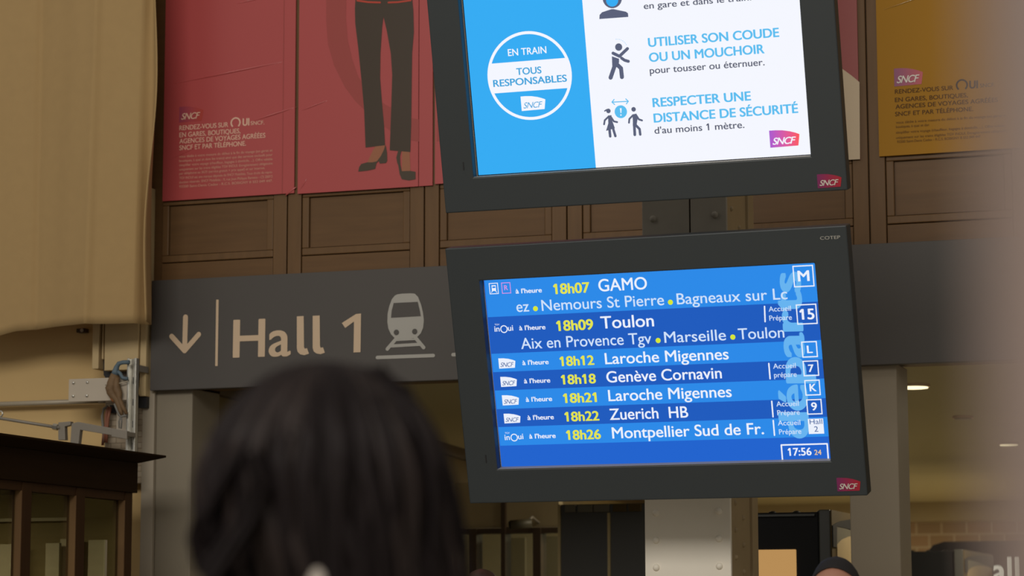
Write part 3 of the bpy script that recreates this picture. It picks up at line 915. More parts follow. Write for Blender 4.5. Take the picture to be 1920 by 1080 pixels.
def poster(name, label, xl, xr, zb, m, cat='poster', y=PY, group=None):
    pl = Plane((xl, y, zb), (1, 0, 0), (0, 0, 1))
    t = thing(name, None, label, cat, group, plane=pl)
    MB().box(0, xr - xl, 0, ZT - zb, -0.009, 0).build('sheet', m, t, local=True)
    return t, pl


FINE = ["vous dédie à votre mesure du début à la fin du voyage (en gares et", "boutiques, à quai et dans les trains) ainsi que des services exclusifs pour", "simplifier votre voyage (chauffeur, bagages à domicile, ...). Offre valable", "uniquement sur les trains éligibles TGV INOUI. Enregistrement obligatoire",
        "par téléphone au 3635 (service gratuit + prix appel) et sur internet.", "TGV INOUI est une marque déposée de SNCF Mobilités. Tous droits de repro-", "duction réservés. SNCF Mobilités - 9, rue Jean Philippe Rameau - CS 20012", "93200 Saint-Denis Cedex - R.C.S. BOBIGNY B 552 049 447."]


def advert_text(t, pl, m, mf, lg, heads, o_c, o_r, ui, sn, fine, mo):
    logo(t, pl, lg[0], lg[1], lg[2], M['white'] if lg[2] is M['logo'] else M['pinkprint'], 0.001, 0.012)
    for s, a, b, cap in heads:
        write(t, 'heading_text', pl, s, a, b, cap, m, 0.014, 0.001)
    u_ = pl.px(*o_c)
    mb = MB().ring(pl.uv(*o_c, 0.001), o_r * u_, o_r * 0.28 * u_, -52, 232)
    letters(mb, 'UI', pl.uv(*ui[0], 0.001), pl.uv(*ui[1], 0.001), ui[2] * u_, 0.04)
    letters(mb, 'SNCF.', pl.uv(*sn[0], 0.001), pl.uv(*sn[1], 0.001), sn[2] * u_, 0.006)
    mb.build('website_lettering', mo, t, local=True)
    for s, a, b in fine:
        write(t, 'small_print', pl, s, a, b, 4.6, mf, 0.015, 0.001)


def creases(t, pl, lines, m):
    """raised folds in the vinyl"""
    for (a, b, w_) in lines:
        p, q = pl.uv(*a, 0.0), pl.uv(*b, 0.0)
        r = w_ * pl.px(*a) * 0.22
        fr = (0, 0.12, 0.3, 0.5, 0.7, 0.88, 1)
        MB().tube([p + (q - p) * f_ + Vector((0, 0, -0.3 * r)) for f_ in fr], [r * k_ for k_ in (0.05, 0.5, 0.9, 1, 0.9, 0.5, 0.05)], 12).build('crease', m, t, local=True, smooth=True)


zP = Z_POST
t, pl = poster('red_poster', 'red poster with small pink print, leftmost beside the beige sheet', wx(308, 370), wx(555, 300), zP, M['red'])
advert_text(t, pl, M['pinkprint'], M['pinkfine'], ((336.3, 200.5), (381, 226.5), M['logodull']),
            [('RENDEZ-VOUS SUR', (336.2, 244.2), (427.8, 238), 8.8), ('EN GARES, BOUTIQUES,', (336.2, 257), (450.8, 250), 8.8), ('AGENCES DE VOYAGES AGRÉÉES', (336.2, 269), (497.5, 258.3), 8.8), ('SNCF ET PAR TÉLÉPHONE.', (336.2, 281.3), (461.3, 273.3), 8.8)],
            (441.7, 230), 9.5, ((454.7, 235.8), (467.5, 235), 13), ((470, 234.6), (495.5, 233), 6.5),
            [(s, (336, 295.5 + 8.1 * i), (511 if i not in (4,) else 497, 284.3 + 8.1 * i)) for i, s in enumerate(FINE)], M['pinkprint'])
MB().box(pl.uv(529, 300).x, pl.uv(529, 300).x + 0.004, 0, ZT - zP, 0, 0.0015).build('seam', M['reddark'], t, local=True)
creases(t, pl, [((309, 160), (545, 113), 9), ((470, 228), (557, 200), 9), ((534, 367), (556, 350), 9), ((312, 302), (400, 262), 4), ((440, 8), (500, -6), 6)], M['crease'])

t, pl = poster('legs_poster', 'red poster printed with a figure in dark trousers and heels', wx(561, 360), wx(787, 300), zP - 0.005, M['red'])
gp = lambda pts, z: outline(pl, pts, z, 560, 0, 3.0)
MB().flat(gp([(160, -700), (155, -20), (155, 120), (165, 250), (200, 370), (260, 490), (320, 570), (372, 620), (450, 690), (530, 745), (630, 788), (676, 797), (676, 672), (640, 665), (560, 625), (490, 590), (430, 545), (372, 490), (335, 430), (300, 330), (275, 220), (266, 100), (268, -20), (290, -700)][::-1], 0.0008)).build('ring_print', M['reddark'], t, local=True)
lg_ = MB()
lg_.flat(gp([(328, -420), (322, -40), (316, 50), (318, 130), (335, 270), (355, 470), (368, 620), (376, 830), (486, 817), (480, 700), (468, 570), (458, 440), (460, 300), (470, 150), (477, 95), (482, -420)], 0.0016))
lg_.flat(gp([(477, -420), (477, 95), (495, 170), (518, 300), (526, 420), (520, 620), (512, 845), (628, 855), (633, 700), (636, 450), (638, 300), (648, 180), (645, 60), (635, -40), (630, -420)], 0.0018))
lg_.build('trousers_print', M['trouser'], t, local=True)
u_ = pl.px(700, 100)
MB().stroke(gp([(330, 3), (392, 12), (458, 14)], 0.0024), 3.2 * u_).stroke(gp([(505, 14), (560, 12), (630, 2)], 0.0024), 3.2 * u_).build('belt_print', M['redprint'], t, local=True)
MB().flat(gp([(385, 916), (418, 845), (432, 822), (487, 812), (478, 862), (455, 905), (420, 920)], 0.0012)).flat(gp([(582, 848), (624, 850), (629, 966), (605, 972), (580, 966)], 0.0012)).build('feet_print', M['skinprint'], t, local=True)
MB().flat(gp([(335, 965), (340, 940), (352, 922), (385, 913), (415, 913), (440, 907), (463, 876), (478, 845), (489, 815), (497, 860), (498, 905), (490, 917), (456, 920), (450, 905), (438, 918), (430, 950), (385, 960)], 0.002)).flat(
    gp([(560, 846), (549, 885), (554, 915), (560, 930), (568, 980), (580, 1008), (620, 1015), (657, 1008), (657, 966), (628, 961), (580, 963), (572, 925), (570, 880), (577, 850)], 0.002)).build('shoes_print', M['shoe'], t, local=True)
creases(t, pl, [((561, 209), (617, 187), 7), ((561, 358), (576, 334), 7)], M['crease'])

t, pl = poster('red_strip', 'narrow red vinyl strip between the figure poster and upper screen', wx(788, 340), wx(813.5, 330), wz(349.5, 800), M['red'], 'poster', PY + 0.001)
t, pl = poster('red_backing', 'red poster edge peeking out behind the upper screen, left side', wx(818, 330), wx(1085, 330), wz(346, 822), M['red'], 'poster')
MB().flat(outline(pl, [(819, 225), (900, 228), (900, 268), (819, 265)][::-1], 0.0008)).build('ring_print', M['reddark'], t, local=True)

t, pl = poster('red_cream_poster', 'red poster with cream curve showing right of the upper screen', wx(1350, 300), wx(1612, 200), wz(300, 1600), M['reddeep'])
MB().flat(outline(pl, [(1470, 90), (1540, 105), (1578, 128), (1597, 142), (1611.5, 154), (1612.5, 298.5), (1350, 311), (1350, 80)][::-1], 0.0012)).build('cream_print', M['creamprint'], t, local=True)

t, pl = poster('yellow_poster', 'mustard yellow poster with railway logo and brown print, top right', wx(1648, 200), wx(2130, 200), zP, M['yellow'])
advert_text(t, pl, M['brownprint'], M['brownfine'], ((1676.2, 128.7), (1731, 158.3), M['logo']),
            [('RENDEZ-VOUS SUR', (1678, 175.8), (1787.5, 168.3), 8), ('EN GARES, BOUTIQUES,', (1678, 190.8), (1815, 182.5), 8), ('AGENCES DE VOYAGES AGRÉÉES', (1679, 203.3), (1871.7, 191.7), 8), ('SNCF ET PAR TÉLÉPHONE.', (1678.3, 217.5), (1825, 208.3), 8)],
            (1803.7, 159.5), 11.5, ((1817.5, 165.8), (1834, 165), 15), ((1838, 164), (1866, 162), 7),
            [(FINE[0], (1680, 231), (1888, 219)), (FINE[1][:24], (1680, 240), (1742, 236)), (FINE[2], (1680, 250), (1884, 238)), (FINE[3], (1680, 259.5), (1889, 248)), (FINE[7], (1682, 268), (1840, 258))], M['greyprint'])
creases(t, pl, [((1649, 21), (1745, -12), 8)], M['creasey'])

# ------------------------------------------------------------------ left corner: hanging sheet, casing, services
cl = []
nx, nz = 150, 46
CYY = WY - 0.24
xl_, xr_ = at_y(-260, 600, CYY).x, at_y(291, 600, CYY).x
cb = MB()
bot_pts = [(-260, 650), (0, 630), (30, 621), (100, 614.5), (170, 612), (230, 610), (291, 607)]


def bottom_z(px_):
    for (a, ya_), (b, yb_) in zip(bot_pts[:-1], bot_pts[1:]):
        if a <= px_ <= b:
            return at_y(px_, ya_ + (yb_ - ya_) * (px_ - a) / (b - a), CYY).z
    return at_y(291, 607, CYY).z


for j in range(nz + 1):
    for i in range(nx + 1):
        px_ = -260 + 551 * i / nx
        z0 = bottom_z(px_)
        z = z0 + (4.9 - z0) * j / nz
        hz = (z - 2.9) / 1.6
        x = at_y(px_, 600, CYY).x + 0.022 * max(0, hz) * (px_ / 291 if px_ > 0 else 0) * 1.3
        f = 0.0
        # one wide pleat, one shallow pleat and the gathered right-hand edge
        m0 = 57 - 6 * hz
        m1 = 181 + 4 * hz
        if px_ < m0:
            f += 0.00012 * (px_ - m0)
        elif px_ < m1:
            f += 0.024 * min(1, (px_ - m0) / 9) - 0.0011 * (px_ - m0)
        else:
            f += 0.024 - 0.0011 * (m1 - m0) + 0.016 * min(1, (px_ - m1) / 10) + 0.0005 * (px_ - m1)
        f += 0.0022 * math.sin(px_ * 0.05 + 0.9 * z) + 0.0016 * math.sin(px_ * 0.11 - z)
        if px_ > 262:
            q = (px_ - 262) / 29
            f += 0.10 * math.sin(q * math.pi * 1.25) * (0.6 + 0.25 * math.sin(z * 2.6)) - 0.02 * q
            x += 0.014 * math.sin(z * 5.1) * q
        cb.v.append(Vector((x, CYY + f, z)))
for j in range(nz):
    for i in range(nx):
        k_ = j * (nx + 1) + i
        cb.f.append((k_, k_ + 1, k_ + nx + 2, k_ + nx + 1))
o = cb.build('dust_sheet', M['cloth'], smooth=True)
sm = o.modifiers.new('solid', 'SOLIDIFY')
sm.thickness = 0.006
tag(o, 'large beige cloth sheet hanging at the left with soft vertical folds', 'curtain')
t = thing('curtain_rail', ((xl_ + xr_) / 2, CYY, 4.93), 'steel rail above the frame carrying the beige sheet', 'rail')
MB().tube([(xl_ - 0.2, CYY - 0.02, 4.93), (xr_ + 0.1, CYY - 0.02, 4.93)], 0.02).build('rail', M['greysteel'], t, smooth=True)
MB().box(xl_, xl_ + 0.05, CYY - 0.02, WY + 0.12, 4.91, 4.95).box(xr_ - 0.1, xr_ - 0.05, CYY - 0.02, WY + 0.12, 4.91, 4.95).build('wall_bracket', M['greysteel'], t)

BY = WY - 0.06
bx = lambda x, y=700, Y=BY: at_y(x, y, Y).x
bz = lambda y, x=220, Y=BY: at_y(x, y, Y).z
t = thing('wall_casing', (bx(172), WY + 0.12, bz(694)), 'beige boxed-in pilaster casing cut off short below the sheet', 'casing')
MB().box(bx(172), bx(184), BY, WY + 0.12, bz(690), 3.6).build('side_board', M['beige2'], t, bevel=0.003)
MB().box(bx(184) + 0.004, bx(194), BY + 0.03, WY + 0.12, bz(672), 3.6).box(bx(188), bx(191), BY + 0.01, BY + 0.03, bz(672), 3.6).build('groove_moulding', M['beige2'], t, bevel=0.003)
MB().box(bx(195), bx(258), BY, WY + 0.12, bz(694), 3.6).build('front_board', M['beige2'], t, bevel=0.003)
MB().box(bx(259.5), bx(271), BY + 0.012, WY + 0.12, bz(744), 3.6).build('edge_board', M['beige2'], t, bevel=0.003)
hole = [(184, 671), (190, 672), (194.5, 680), (196, 694), (200, 697), (196, 703), (189, 706), (185, 700)]
MB().prism([(bx(x_), BY + 0.05, bz(y_)) for x_, y_ in hole], (0, 0.06, 0)).build('torn_gap', M['dark'], t)
MB().box(bx(196), bx(240), BY + 0.06, WY + 0.12, bz(706), bz(693)).build('shadow_gap_lining', M['mull'], t)

t = thing('exposed_masonry', (bx(186), WY + 0.12, bz(850)), 'patch of exposed pale brick and mortar behind the cables', 'masonry')
MB().box(bx(184), bx(271), WY + 0.02, WY + 0.12, bz(905), bz(738)).build('bricks', M['plaster'], t)
MB().box(bx(212), bx(240), WY - 0.02, WY + 0.02, bz(815), bz(762)).build('plaster_block', M['whitesteel'], t, bevel=0.004)
MB().box(bx(255), bx(270), WY - 0.03, WY + 0.02, bz(765), bz(742)).build('dark_recess', M['dark'], t)
MB().box(bx(197), bx(214), WY - 0.005, WY + 0.02, bz(772), bz(757)).build('cable_hole', M['dark'], t)

SYY = WY - 0.16
t = thing('mounting_plate', (at_y(185, 728, SYY).x, SYY, at_y(185, 728, SYY).z), 'off-white steel plate with four bolts fixed across the beige casing', 'plate')
a, b = at_y(129, 711, SYY), at_y(238, 748, SYY)
MB().box(a.x, b.x, SYY, SYY + 0.012, b.z - 0.005, a.z).box(b.x - 0.05, b.x - 0.02, SYY + 0.012, WY - 0.04, b.z + 0.01, a.z - 0.01).build('plate', M['whitesteel'], t, bevel=0.002)
for x_, y_ in ((138, 718), (164, 716.7), (137.5, 742.5), (163, 742)):
    p = at_y(x_, y_, SYY)
    MB().dome((p.x, SYY, p.z), (0, -1, 0), 0.009, 0.008, 6).build('bolt', M['steel'], t)

t = thing('conduit_pipe', tuple(at_y(100, 755, WY + 0.07)), 'pale horizontal conduit pipe running left along the beige wall', 'pipe')
p, q = at_y(-60, 760, WY + 0.06), at_y(186, 753, WY + 0.06)
MB().tube([p, Vector((q.x, p.y, p.z))], 0.0125, 14).build('pipe', M['pipe'], t, smooth=True)
r = at_y(240, 751.5, WY + 0.06)
MB().tube([(q.x, p.y, p.z), (at_y(206, 753, WY + 0.06).x, p.y, p.z)], 0.014, 14).build('coupling', M['greysteel'], t, smooth=True)

t = thing('strut_channel', tuple(at_y(246, 850, SYY)), 'upright galvanised steel channel standing behind the kiosk roof', 'post')
a, b = at_y(239, 672, SYY), at_y(252.5, 860, SYY)
zz0 = b.z - 0.1
MB().box(a.x, a.x + 0.006, SYY, SYY + 0.03, zz0, a.z).box(b.x - 0.006, b.x, SYY, SYY + 0.03, zz0, a.z).box(a.x, b.x, SYY + 0.024, SYY + 0.03, zz0, a.z).box(a.x, a.x + 0.011, SYY - 0.003, SYY + 0.003, zz0, a.z).box(b.x - 0.011, b.x, SYY - 0.003, SYY + 0.003, zz0, a.z).build('channel', M['steel'], t, bevel=0.0012)
for zf in (0.1, 0.28, 0.46, 0.64, 0.82):
    zc = zz0 + (a.z - zz0) * zf
    MB().box((a.x + b.x) / 2 - 0.004, (a.x + b.x) / 2 + 0.004, SYY + 0.0225, SYY + 0.0242, zc - 0.016, zc + 0.016).build('slot', M['dark'], t)
MB().box(a.x + 0.002, b.x - 0.002, SYY + 0.03, WY - 0.03, a.z - 0.06, a.z - 0.03).build('wall_tie', M['greysteel'], t)

CPY = SYY - 0.03
cp = lambda x, y: at_y(120 + x / 4, 590 + y / 4, CPY)
t = thing('cable_bundle', tuple(cp(420, 600)), 'brown cable bundle with blue strap and hook hanging by the steel channel', 'cable')
MB().tube([cp(490, 356), cp(440, 358), cp(412, 366), cp(396, 390), cp(388, 425), cp(382, 450)], [0.010, 0.010, 0.011, 0.012, 0.017, 0.019], 10).tube([cp(392, 420), cp(420, 440), cp(440, 475), cp(478, 480)], 0.009, 8).build('blue_strap', M['blue'], t, smooth=True)
MB().tube([cp(384, 448), cp(372, 480), cp(358, 520), cp(350, 548), cp(356, 580), cp(372, 610), cp(398, 640), cp(412, 680), cp(424, 720), cp(436, 752)], [0.020, 0.022, 0.024, 0.027, 0.024, 0.020, 0.016, 0.013, 0.011, 0.008], 12).tube([cp(395, 470), cp(392, 520), cp(398, 560), cp(410, 590), cp(412, 630), cp(440, 690), cp(470, 745)], [0.014, 0.017, 0.02, 0.018, 0.013, 0.01, 0.008], 10).build('wrapped_cables', M['cable'], t, smooth=True)
MB().tube([cp(360, 590), cp(368, 620), cp(380, 650)], [0.010, 0.016, 0.011], 10).build('orange_connector', M['orange'], t, smooth=True)
MB().tube([cp(380, 668), cp(396, 710), cp(412, 748), cp(424, 764), cp(470, 756)], 0.006, 8).tube([cp(424, 764), cp(412, 800), cp(414, 850), cp(428, 855), cp(432, 800), cp(428, 764)], 0.004, 8).build('hook', M['greywire'], t, smooth=True)
MB().tube([cp(310, 528), cp(360, 522), cp(420, 514), cp(480, 500)], 0.003, 6).build('tie_wire', M['pipe'], t, smooth=True)

WRY = WY - 0.03
wr = lambda x, y: at_y(120 + x / 4, 590 + y / 4, WRY)
t = thing('loose_wires', tuple(wr(310, 720)), 'grey and red-brown wires coming out of the hole in the masonry', 'cable')
for m, pts in (('greywire', [(330, 690), (298, 705), (286, 760), (292, 830), (300, 960)]), ('redwire', [(335, 690), (318, 740), (312, 830), (302, 960)]), ('redwire', [(345, 700), (334, 760), (325, 840), (318, 960)]), ('redwire', [(350, 690), (330, 780), (296, 900), (290, 980)])):
    MB().tube([wr(*p) for p in pts], 0.007, 8).build('wire', M[m], t, smooth=True)

BRY = WY - 0.24
br = lambda x, y: at_y(x, y, BRY)
t = thing('steel_bracket', tuple(br(180, 815)), 'grey angled steel bracket behind the kiosk roof edge', 'bracket')
MB().prism([br(134, 794), br(146, 791), br(238, 808), br(238, 821), br(150, 806), br(146, 840), br(131, 840)], (0, 0.03, 0)).build('angled_bar', M['greysteel'], t, bevel=0.002)
MB().prism([br(211, 803), br(240, 808), br(240, 824), br(211, 819)], (0, -0.012, 0)).build('end_clamp', M['greysteel'], t, bevel=0.002)
MB().box(br(226, 812).x, br(240, 812).x, BRY + 0.0, SYY - 0.004, br(230, 818).z, br(230, 810).z).build('tie_bar', M['greysteel'], t)
t = thing('tie_rod', tuple(br(55, 792)), 'thin threaded rod with ring end above the kiosk roof', 'rod')
MB().tube([br(-60, 775), br(2, 784.5), br(112, 802)], 0.0075, 10).build('rod', M['greysteel'], t, smooth=True)
MB().prism([br(109, 792), br(132, 790), br(132, 797), (br(121, 800)), br(122, 825), br(109, 825)], (0, 0.03, 0)).build('end_bracket', M['greysteel'], t, bevel=0.002)
MB().tube([br(100, 800), br(108, 801.3)], 0.016, 6).build('nut', M['steel'], t)
pts = []
for i in range(19):
    a = 2 * math.pi * i / 18
    p = br(0.5, 776)
    pts.append(p + Vector((0.013 * math.cos(a), 0, 0.013 * math.sin(a))))
MB().tube(pts, 0.004, 8, False).build('ring_end', M['steel'], t, smooth=True)

t = thing('cable_clip', tuple(at_y(152, 619, WY + 0.1)), 'small cable clip on the beige wall just under the sheet', 'clip')
a, b = at_y(143, 616, WY + 0.08), at_y(159, 623, WY + 0.08)
MB().box(a.x, b.x, WY + 0.08, WY + 0.12, b.z, a.z).build('clip_body', M['mull'], t, bevel=0.002)
MB().tube([(b.x - 0.015, WY + 0.075, (a.z + b.z) / 2), (b.x - 0.015, WY + 0.1, (a.z + b.z) / 2)], 0.009, 10).build('clip_screw', M['steel'], t)

# ------------------------------------------------------------------ the wooden kiosk
KX = -4.4227 * Sc
KY0, KY1 = 6.2, 8.5 * Sc
KW = -7.1
EX = -4.36 * Sc
kz = lambda z: 1.5 + (z - 1.5) * Sc
ZE, ZF1, ZF0 = kz(2.137), kz(2.106), kz(1.993)
t = thing('wooden_kiosk', (KX, KY1, 0), 'dark brown wooden kiosk with glazed side and overhanging roof, lower left', 'kiosk')
kioskt = t
ov = EX - KX
rf = MB()
b_ = [(KW, KY0, ZF1), (KX + 0.004, KY0, ZF1), (KX + 0.004, KY1 + 0.004, ZF1), (KW, KY1 + 0.004, ZF1)]
e_ = [(KW, KY0, ZE - 0.006), (EX, KY0, ZE - 0.006), (EX, KY1 + 0.13, ZE - 0.006), (KW, KY1 + 0.13, ZE - 0.006)]
e2 = [(x, y, ZE + 0.003) for x, y, z in e_]
rf.add(b_ + e_ + e2, [(3, 2, 1, 0)] + [(i, (i + 1) % 4, 4 + (i + 1) % 4, 4 + i) for i in range(4)] + [(4 + i, 4 + (i + 1) % 4, 8 + (i + 1) % 4, 8 + i) for i in range(4)] + [(8, 9, 10, 11)])
rf.build('roof_cornice', M['kiosk'], t, bevel=0.002)
MB().box(KX - 0.03, KX, KY0, KY1, ZF0, ZF1).box(KW, KX - 0.03, KY1 - 0.03, KY1, ZF0, ZF1).box(KW, KX - 0.03, KY0, KY0 + 0.03, ZF0, ZF1).box(KW, KW + 0.03, KY0, KY1, ZF0, ZF1).build('fascia', M['kiosk'], t, bevel=0.003)
ZW1, ZW0 = kz(1.962), 0.95
MB().box(KX - 0.06, KX - 0.016, KY0, KY1 - 0.02, ZW1, ZF0).build('head_rail', M['kioskz'], t)
posts = [(6.2, 6.32)] + [(7.634 * Sc - 0.459 * 3, 7.732 * Sc - 0.459 * 3), (7.634 * Sc - 0.459 * 2, 7.732 * Sc - 0.459 * 2), (7.634 * Sc - 0.459, 7.732 * Sc - 0.459), (7.634 * Sc, 7.732 * Sc), (8.017 * Sc, 8.115 * Sc), (8.39 * Sc, 8.48 * Sc)]
for y0, y1 in posts:
    MB().box(KX - 0.06, KX - 0.012, y0 + 0.04, y1, 0, ZF0).build('post', M['kioskz'], t, bevel=0.003)
    MB().box(KX - 0.045, KX - 0.013, y0 + 0.034, y0 + 0.0395, 0, ZW1).build('jamb_bead', M['kioskj'], t)  # jamb face coloured paler to paint the lit side of the post
for (p, q) in zip(posts[:-1], posts[1:]):
    MB().box(KX - 0.046, KX - 0.041, p[1] - 0.01, q[0] + 0.045, ZW0, ZW1 + 0.01).build('window_pane', M['kioskglass'], t)
MB().box(KX - 0.07, KX - 0.01, KY0, KY1 - 0.02, 0, ZW0).build('base_panel', M['kiosk'], t)
MB().box(KW, KX - 0.07, KY1 - 0.05, KY1 - 0.03, 0, ZF0).box(KW, KX - 0.07, KY0 + 0.03, KY0 + 0.05, 0, ZF0).build('end_wall', M['inner'], t)
MB().box(KW, KW + 0.03, KY0, KY1, 0, ZF0).build('back_wall', M['inner'], t)
kl = bpy.data.lights.new('kiosk_fill_light', 'AREA')  # unseen fill light added to brighten the kiosk panes
kl.size = 0.6
kl.energy = 15
kl.color = (1.0, 0.88, 0.66)
klo = bpy.data.objects.new('kiosk_fill_light', kl)
COL.objects.link(klo)
klo.location = (KX - 0.8, 9.2, ZF0 - 0.02)
for x0, x1, yt, yb_ in ((-40, 25, 1020, 10.05), (85, 111, 1018, 10.02), (112, 140, 1010, 10.08), (165, 197, 1012, 9.98)):
    a, b = at_y(x0, 1040, yb_), at_y(x1, 1040, yb_)
    MB().box(a.x, b.x, yb_, yb_ + 0.02, 0, at_y(x1, yt, yb_).z).build('inner_board', M['board'], kioskt, bevel=0.002)
a, b = at_y(-60, 975, 10.12), at_y(142, 970, 10.12)
MB().box(a.x, b.x, 10.10, 10.14, at_y(100, 977, 10.12).z, at_y(100, 971, 10.12).z).build('pane_reflection_bar', M['board'], kioskt)  # pale bar stands in for the light band reflected in the panes

# ------------------------------------------------------------------ hall beyond the opening
LZ = CZ
lamps = [((1712, 721), 'round ceiling lamp nearest, beside the right-hand pillar', 0.075), ((1806, 780), 'faint second ceiling lamp beyond the right-hand pillar', 0.05), ((1893, 830), 'third ceiling lamp, far right behind the blurred post', 0.06)]
for i, (p, lab, rr) in enumerate(lamps):
    q = at_z(p[0], p[1], LZ)
    t = thing('ceiling_lamp', (q.x, q.y, LZ), lab, 'lamp', 'round lamps in the far hall ceiling')
    MB().tube([(q.x, q.y, LZ + 0.001), (q.x, q.y, LZ - 0.014)], rr + 0.010, 28).build('lamp_ring', M['cream'], t, smooth=False)
    MB().tube([(q.x, q.y, LZ - 0.010), (q.x, q.y, LZ - 0.019)], rr, 28).build('diffuser', M['lamp'] if i != 1 else M['board'], t)
for i, (x, y, pw) in enumerate(((-1.9, 12.9, 26), (-2.2, 17.2, 45), (-3.6, 14.5, 16), (-4.5, 21.5, 110), (-1.5, 22.5, 110))):
    l = bpy.data.lights.new('lamp_light', 'AREA')
    l.shape = 'DISK'
    l.size = 0.5
    l.energy = pw
    l.color = (1.0, 0.88, 0.64)
    lo = bpy.data.objects.new('lamp_light', l)
    COL.objects.link(lo)
    lo.location = (x, y, LZ - 0.03)


def ticket_machine(label, Y, xf0, xf1, xs, top, lit):
    a, b = at_y(xf0, 1050, Y).x, at_y(xf1, 1050, Y).x
    zt = at_y(xf1, top, Y).z
    m = at_y(xs, 1050, Y).x                            # seam between glazed front and charcoal edge
    yd = at_x(lit[4], 1050, b).y
    t = thing('ticket_machine', ((a + b) / 2, Y, 0), label, 'machine', 'ticket machines beyond the opening')
    MB().box(a, m - 0.004, Y + 0.02, yd, 0.0, zt - 0.01).build('front_body', M['machine'], t, bevel=0.006)
    MB().box(m, b - 0.006, Y, yd + 0.004, 0.0, zt).build('edge_column', M['machine2'], t, bevel=0.006)
    dy = yd - Y
    # right-hand side: glossy panel's reflections painted as olive, black, grey and cream shapes
    kk = lit[5]
    MB().box(b - 0.006, b, Y + 0.01, yd, 0.0, zt - 0.002).build('side_panel', M['olive'], t)
    sd = lambda s_, drop, off=0.0: Vector((b + off, Y + 0.012 + (dy - 0.024) * s_, zt - drop * kk))
    up_ = [(0, .078), (.1, .060), (.2, .048), (.4, .032), (.55, .026), (.7, .022), (.85, .020), (1, .019)]
    lo_ = [(1, .118), (.85, .106), (.7, .096), (.5, .086), (.3, .079), (.09, .078)]
    MB().prism([sd(*p) for p in up_] + [sd(*p) for p in lo_] + [sd(.08, .18), sd(0, .18)], (0.006, 0, 0)).build('black_arch_reflection', M['machine'], t)
    cr_ = [(.09, .165), (.2, .138), (.35, .120), (.5, .110), (.65, .108), (.8, .112), (.93, .122)]
    MB().prism([sd(p[0], p[1], 0.0) for p in lo_[::-1]] + [sd(1, .2), sd(.93, .2)] + [sd(*p) for p in cr_[::-1]], (0.004, 0, 0)).build('grey_reflection', M['cabinetgrey'], t)
    MB().prism([sd(*p) for p in cr_] + [sd(.93, 1.5), sd(.09, 1.5)], (0.005, 0, 0)).build('cream_reflection', M['tan'], t)
    if lit[0]:
        p, q = at_y(lit[0], lit[1], Y + 0.02), at_y(lit[2], lit[3], Y + 0.02)
        MB().box(a + 0.02, q.x, Y + 0.008, Y + 0.02, 1.15, p.z).build('glowing_panel', M['panel'], t, bevel=0.004)  # tan surface given its own even glow
        MB().box(a + 0.02, m - 0.02, Y + 0.0, Y + 0.02, p.z + 0.16, p.z + 0.17).build('header_trim', M['machine2'], t)
    for i in range(3):
        xx = a + 0.1 + i * 0.12
        MB().dome((xx, Y + 0.08, zt - 0.012), (0, 0, 1), 0.022, 0.012).build('top_knob', M['machine'], t, smooth=True)
    return t


ticket_machine('black ticket machine with glowing tan panel just right of the riveted column', 12.0, 1405, 1560, 1536, 955, (1422, 1031, 1494, 1080, 1640, 1.0))
ticket_machine('farther black ticket machine to the right of the pale right-hand pillar', 17.9, 1680, 1808, 1789, 1030, (0, 0, 0, 0, 1863, 0.9))

NY = 20.3
np_ = Plane(at_y(1860, 1060, NY), (1, 0, 0), (0, 0, 1))
t = thing('navy_sign', None, 'dark navy sign with lit white letters at the lower right', 'sign', plane=np_)
a = np_.uv(1737, 1016)
pts = [(a.x, -0.22), (a.x, -0.005 + a.y * 0.55), (a.x + 0.05, a.y * 0.86), (a.x + 0.14, a.y), (1.6, np_.uv(1900, 1013).y), (1.6, -0.22)]
MB().prism([(x, y, -0.04) for x, y in reversed(pts)], (0, 0, 0.04)).build('board', M['navy'], t, local=True)
write(t, 'lettering', np_, 'Hall', (1816, 1094), (1914, 1092), 49, M['lit'], 0.02, 0.002)
for xx in (0.12, 1.3):
    p = np_.m @ Vector((xx, 0, -0.06))
    MB().tube([Vector((p.x, p.y, 0)), Vector((p.x, p.y, p.z + 0.02))], 0.02).build('stand_post', M['mull'], t, smooth=True)

# dark glazed cabinet left of the column
DY = 13.2
a, b = at_y(1047, 1000, DY).x, at_y(1216, 1000, DY).x
zt = at_y(1060, 946, DY).z
t = thing('dark_cabinet', ((a + b) / 2, DY, 0), 'tall black cabinet below the departures screen, left of the riveted column', 'cabinet')
MB().box(a, b, DY, DY + 0.5, 0, zt).build('body', M['cabinet'], t, bevel=0.006)
for x0, x1, m in ((1060, 1080, 'cabinetgrey'), (1084, 1112, 'cabinetgrey'), (1114, 1143, 'cabinetgrey'), (1150, 1175, 'stripe'), (1179, 1203, 'stripe')):
    MB().box(at_y(x0, 950, DY).x, at_y(x1, 950, DY).x, DY - 0.012, DY, zt - 0.045, zt - 0.004).build('top_vent', M['cabinetgrey'] if m == 'cabinetgrey' else M['olive'], t, bevel=0.002)
MB().box(a, a + 0.014, DY - 0.012, DY, 0, zt).build('brass_edge', M['stripe'], t)
xm = at_y(1140, 1000, DY).x
MB().box(xm, xm + 0.014, DY - 0.012, DY, 0, zt - 0.05).build('door_joint', M['stripe'], t)
for k_ in (0, 1):
    MB().tube([(xm - 0.03 + k_ * 0.075, DY - 0.03, 1.0), (xm - 0.03 + k_ * 0.075, DY - 0.03, 1.3)], 0.008).build('handle', M['greysteel'], t, smooth=True)

